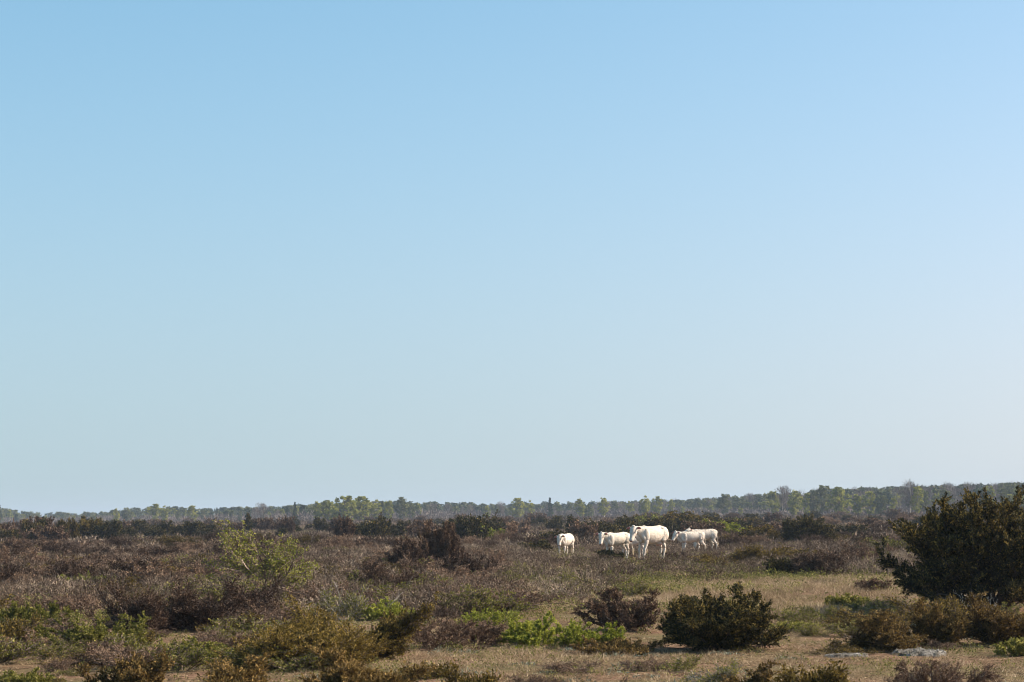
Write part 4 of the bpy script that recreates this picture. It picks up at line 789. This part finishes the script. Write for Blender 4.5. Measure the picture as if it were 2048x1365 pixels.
tag(scatter('farthest_heath', HX, P, rs.uniform(0, 6.28, n), rs.uniform(.8, 1.6, n), rs.integers(0, 4, n), rs.uniform(-.2, .1, n), M['heath'], rs.uniform(.4, 1.1, n)), 'last strip of brown heath at the foot of the woods', 'heath')
# dry grass
GP = [tuft_grass(rs, 13, .15, .0038) for _ in range(6)]
P = cands(60000, 19, 72); st, gr, he, n1, n2, px_, py_ = zones(P)
keep = rs.uniform(size=len(P)) < (.16 + st*.9)*np.clip(1.8*n1 - .25, .12, 1.1)*np.clip(P[:, 1]/34, .6, 1.2); P = P[keep]; n = len(P); dd = P[:, 1]/30
tag(scatter('dry_grass', GP, P, rs.uniform(0, 6.28, n), np.clip(dd, .9, 1.9)*rs.uniform(.7, 1.3, n), rs.integers(0, 6, n), rs.uniform(-.2, .2, n) + (n1[keep]-.5)*.3, M['straw'], rs.uniform(.35, 1.15, n)*(.55 + .6*st[keep])*np.clip((P[:, 1]-14)/22, .42, 1)), 'straw coloured dry grass', 'grass')
# dead thatch and stem litter on the soil
LP = [tuft_grass(rs, 16, .07, .004, 2.2) for _ in range(4)]
P = cands(30000, 19, 48); P = P[rs.uniform(size=len(P)) < np.clip(2.2*vnoise(P[:, 0], P[:, 1], 1.3, 31) - .4, .1, 1)]; n = len(P)
tag(scatter('grass_litter', LP, P, rs.uniform(0, 6.28, n), rs.uniform(.8, 1.6, n), rs.integers(0, 4, n), rs.uniform(-.35, .15, n), M['straw'], rs.uniform(.5, 1.2, n)), 'brown flattened grass litter on the soil', 'litter')
# green herbs
BP = [tuft_leaf(rs, 26, .13, .15, .024) for _ in range(6)]
P = cands(60000, 19, 95); st, gr, he, n1, n2, px_, py_ = zones(P); nz_ = vnoise(P[:, 0], P[:, 1], 1.6, 12)
keep = rs.uniform(size=len(P)) < gr*np.clip(2.6*nz_ - .9, .04, 1)*.75; P = P[keep]; n = len(P); dd = P[:, 1]/30
tag(scatter('low_herbs', BP, P, rs.uniform(0, 6.28, n), np.clip(dd, .8, 2.2)*rs.uniform(.6, 1.3, n), rs.integers(0, 6, n), rs.uniform(-.25, .2, n), M['herb'], rs.uniform(.5, 1.6, n)*np.clip(dd, .8, 1.5)), 'patchy green herbs and seedlings among the grass', 'herbs')
P = cands(9000, 55, 330); nz_ = vnoise(P[:, 0], P[:, 1], 7, 15); k = nz_ > .58; P = P[k]; n = len(P)
BQ = [tuft_leaf(rs, 40, .38, .48, .07) for _ in range(5)]
tag(scatter('distant_herbs', BQ, P, rs.uniform(0, 6.28, n), rs.uniform(.6, 1.6, n)*P[:, 1]/110, rs.integers(0, 5, n), rs.uniform(-.3, .15, n), M['herb'], rs.uniform(.7, 1.5, n)), 'dull green growth scattered through the far heath', 'herbs')
QP = [tuft_mound(rs, 40, .14, .05, .03, .006, 1.2) for _ in range(3)]
P = cands(350, 20, 40); k = vnoise(P[:, 0], P[:, 1], 2.5, 19) > .6; P = P[k]; n = len(P)
tag(scatter('grey_lichen', QP, P, rs.uniform(0, 6.28, n), rs.uniform(.7, 1.8, n), rs.integers(0, 3, n), rs.uniform(-.2, .2, n), M['lichen']), 'grey green lichen cushions on the soil', 'lichen')

# ------------------------------------------------------------------ labels of the repeats, counted out from landmarks
NTH = 'first second third fourth fifth sixth seventh eighth ninth tenth eleventh twelfth thirteenth fourteenth fifteenth sixteenth seventeenth eighteenth nineteenth twentieth'.split()
LM_B = [(535, 'the thorn tree'), (880, 'the dead juniper'), (1134, 'the lone calf'), (1304, 'the big cow'), (1435, 'the round juniper'), (1615, 'the wide juniper'), (1955, 'the largest juniper')]
LM_T = [(310, 'the taller left birch'), (590, 'the pointed spruce'), (710, 'the tall leafy clump'), (1035, 'the bright centre birch'), (1290, 'the birch above the big cow'), (1680, 'the largest bright tree'), (1820, 'the tall pale bare tree')]
bpy.context.view_layer.update()
def nth(i):
    if i < 20: return NTH[i]
    t = ('twenty', 'thirty', 'forty', 'fifty', 'sixty')[(i+1)//10 - 2]; r = (i+1) % 10
    return f'{t}-{NTH[r-1]}' if r else {'twenty': 'twentieth', 'thirty': 'thirtieth', 'forty': 'fortieth', 'fifty': 'fiftieth', 'sixty': 'sixtieth'}[t]
SHORT = [('tall dark juniper belt', 'in the tall belt'), ('lower juniper belt', 'in the lower belt'), ('belt behind', 'in the belt'), ('belt beyond', 'in the belt'), ('scrub above', 'in the high scrub'), ('scrub between', 'in the high scrub'), ('grey heath', 'in the grey heath'),
         ('farthest scrub', 'in the farthest scrub'), ('left foreground', 'in the foreground'), ('heath around', 'in the middle heath'), ('grass below', 'in the grass'), ('open grass', 'in the open grass'), ('low stone wall', 'in the low wall'), ('pale grey branches', 'by the pale branches'), ('bottom of', 'at the bottom'), ('below the largest', 'by the slab'), ('brown heath', 'in the brown heath'), ('straw coloured', 'behind the straw grass')]
fam = {}
for o in list(C.objects):
    if o.parent is None and 'group' in o and o.get('category') in ('bush', 'shrub', 'tree', 'stone'):
        X, _ = proj(np.array([o.location])); X = float(X[0]); tr = o['category'] == 'tree'; LM = LM_T if tr else LM_B; lb = o['label']
        if X < LM[0][0]: d_, ref = LM[0][0] - X, f'left of {LM[0][1]}'
        else:
            j = max(i for i, (p, _) in enumerate(LM) if p <= X); d_, ref = X - LM[j][0], f'right of {LM[j][1]}'
        short = next((v for k, v in SHORT if k in lb), ''); kd = lb
        for cut in (' below the ', ' in the ', ' around the ', ' along the ', ' behind the '): kd = kd.split(cut)[0]
        fam.setdefault((kd, short, ref), []).append((d_, o))
for (kd, short, ref), lst in fam.items():
    lst.sort(key=lambda t: t[0])
    for i, (_, o) in enumerate(lst): o['label'] = f'{nth(i)} {kd}, {short + ", " if short else ""}{ref}'

# ------------------------------------------------------------------ haze
hb = bmesh.new(); bmesh.ops.create_cube(hb, size=1); hme = bpy.data.meshes.new('haze'); hb.to_mesh(hme); hb.free()
hz = link('haze', hme); hz.scale = (9000, 6400, 40); hz.location = (0, 3000, 18); hz['kind'] = 'stuff'; tag(hz, 'thin blue haze over the heath', 'haze')
hm = bpy.data.materials.new('haze'); hm.use_nodes = True; n_ = hm.node_tree; n_.nodes.clear(); ho = n_.nodes.new('ShaderNodeOutputMaterial'); pv = n_.nodes.new('ShaderNodeVolumePrincipled')
pv.inputs['Color'].default_value = (.52, .65, .82, 1); pv.inputs['Density'].default_value = .00021; pv.inputs['Anisotropy'].default_value = .1
n_.links.new(pv.outputs[0], ho.inputs['Volume']); hme.materials.append(hm)
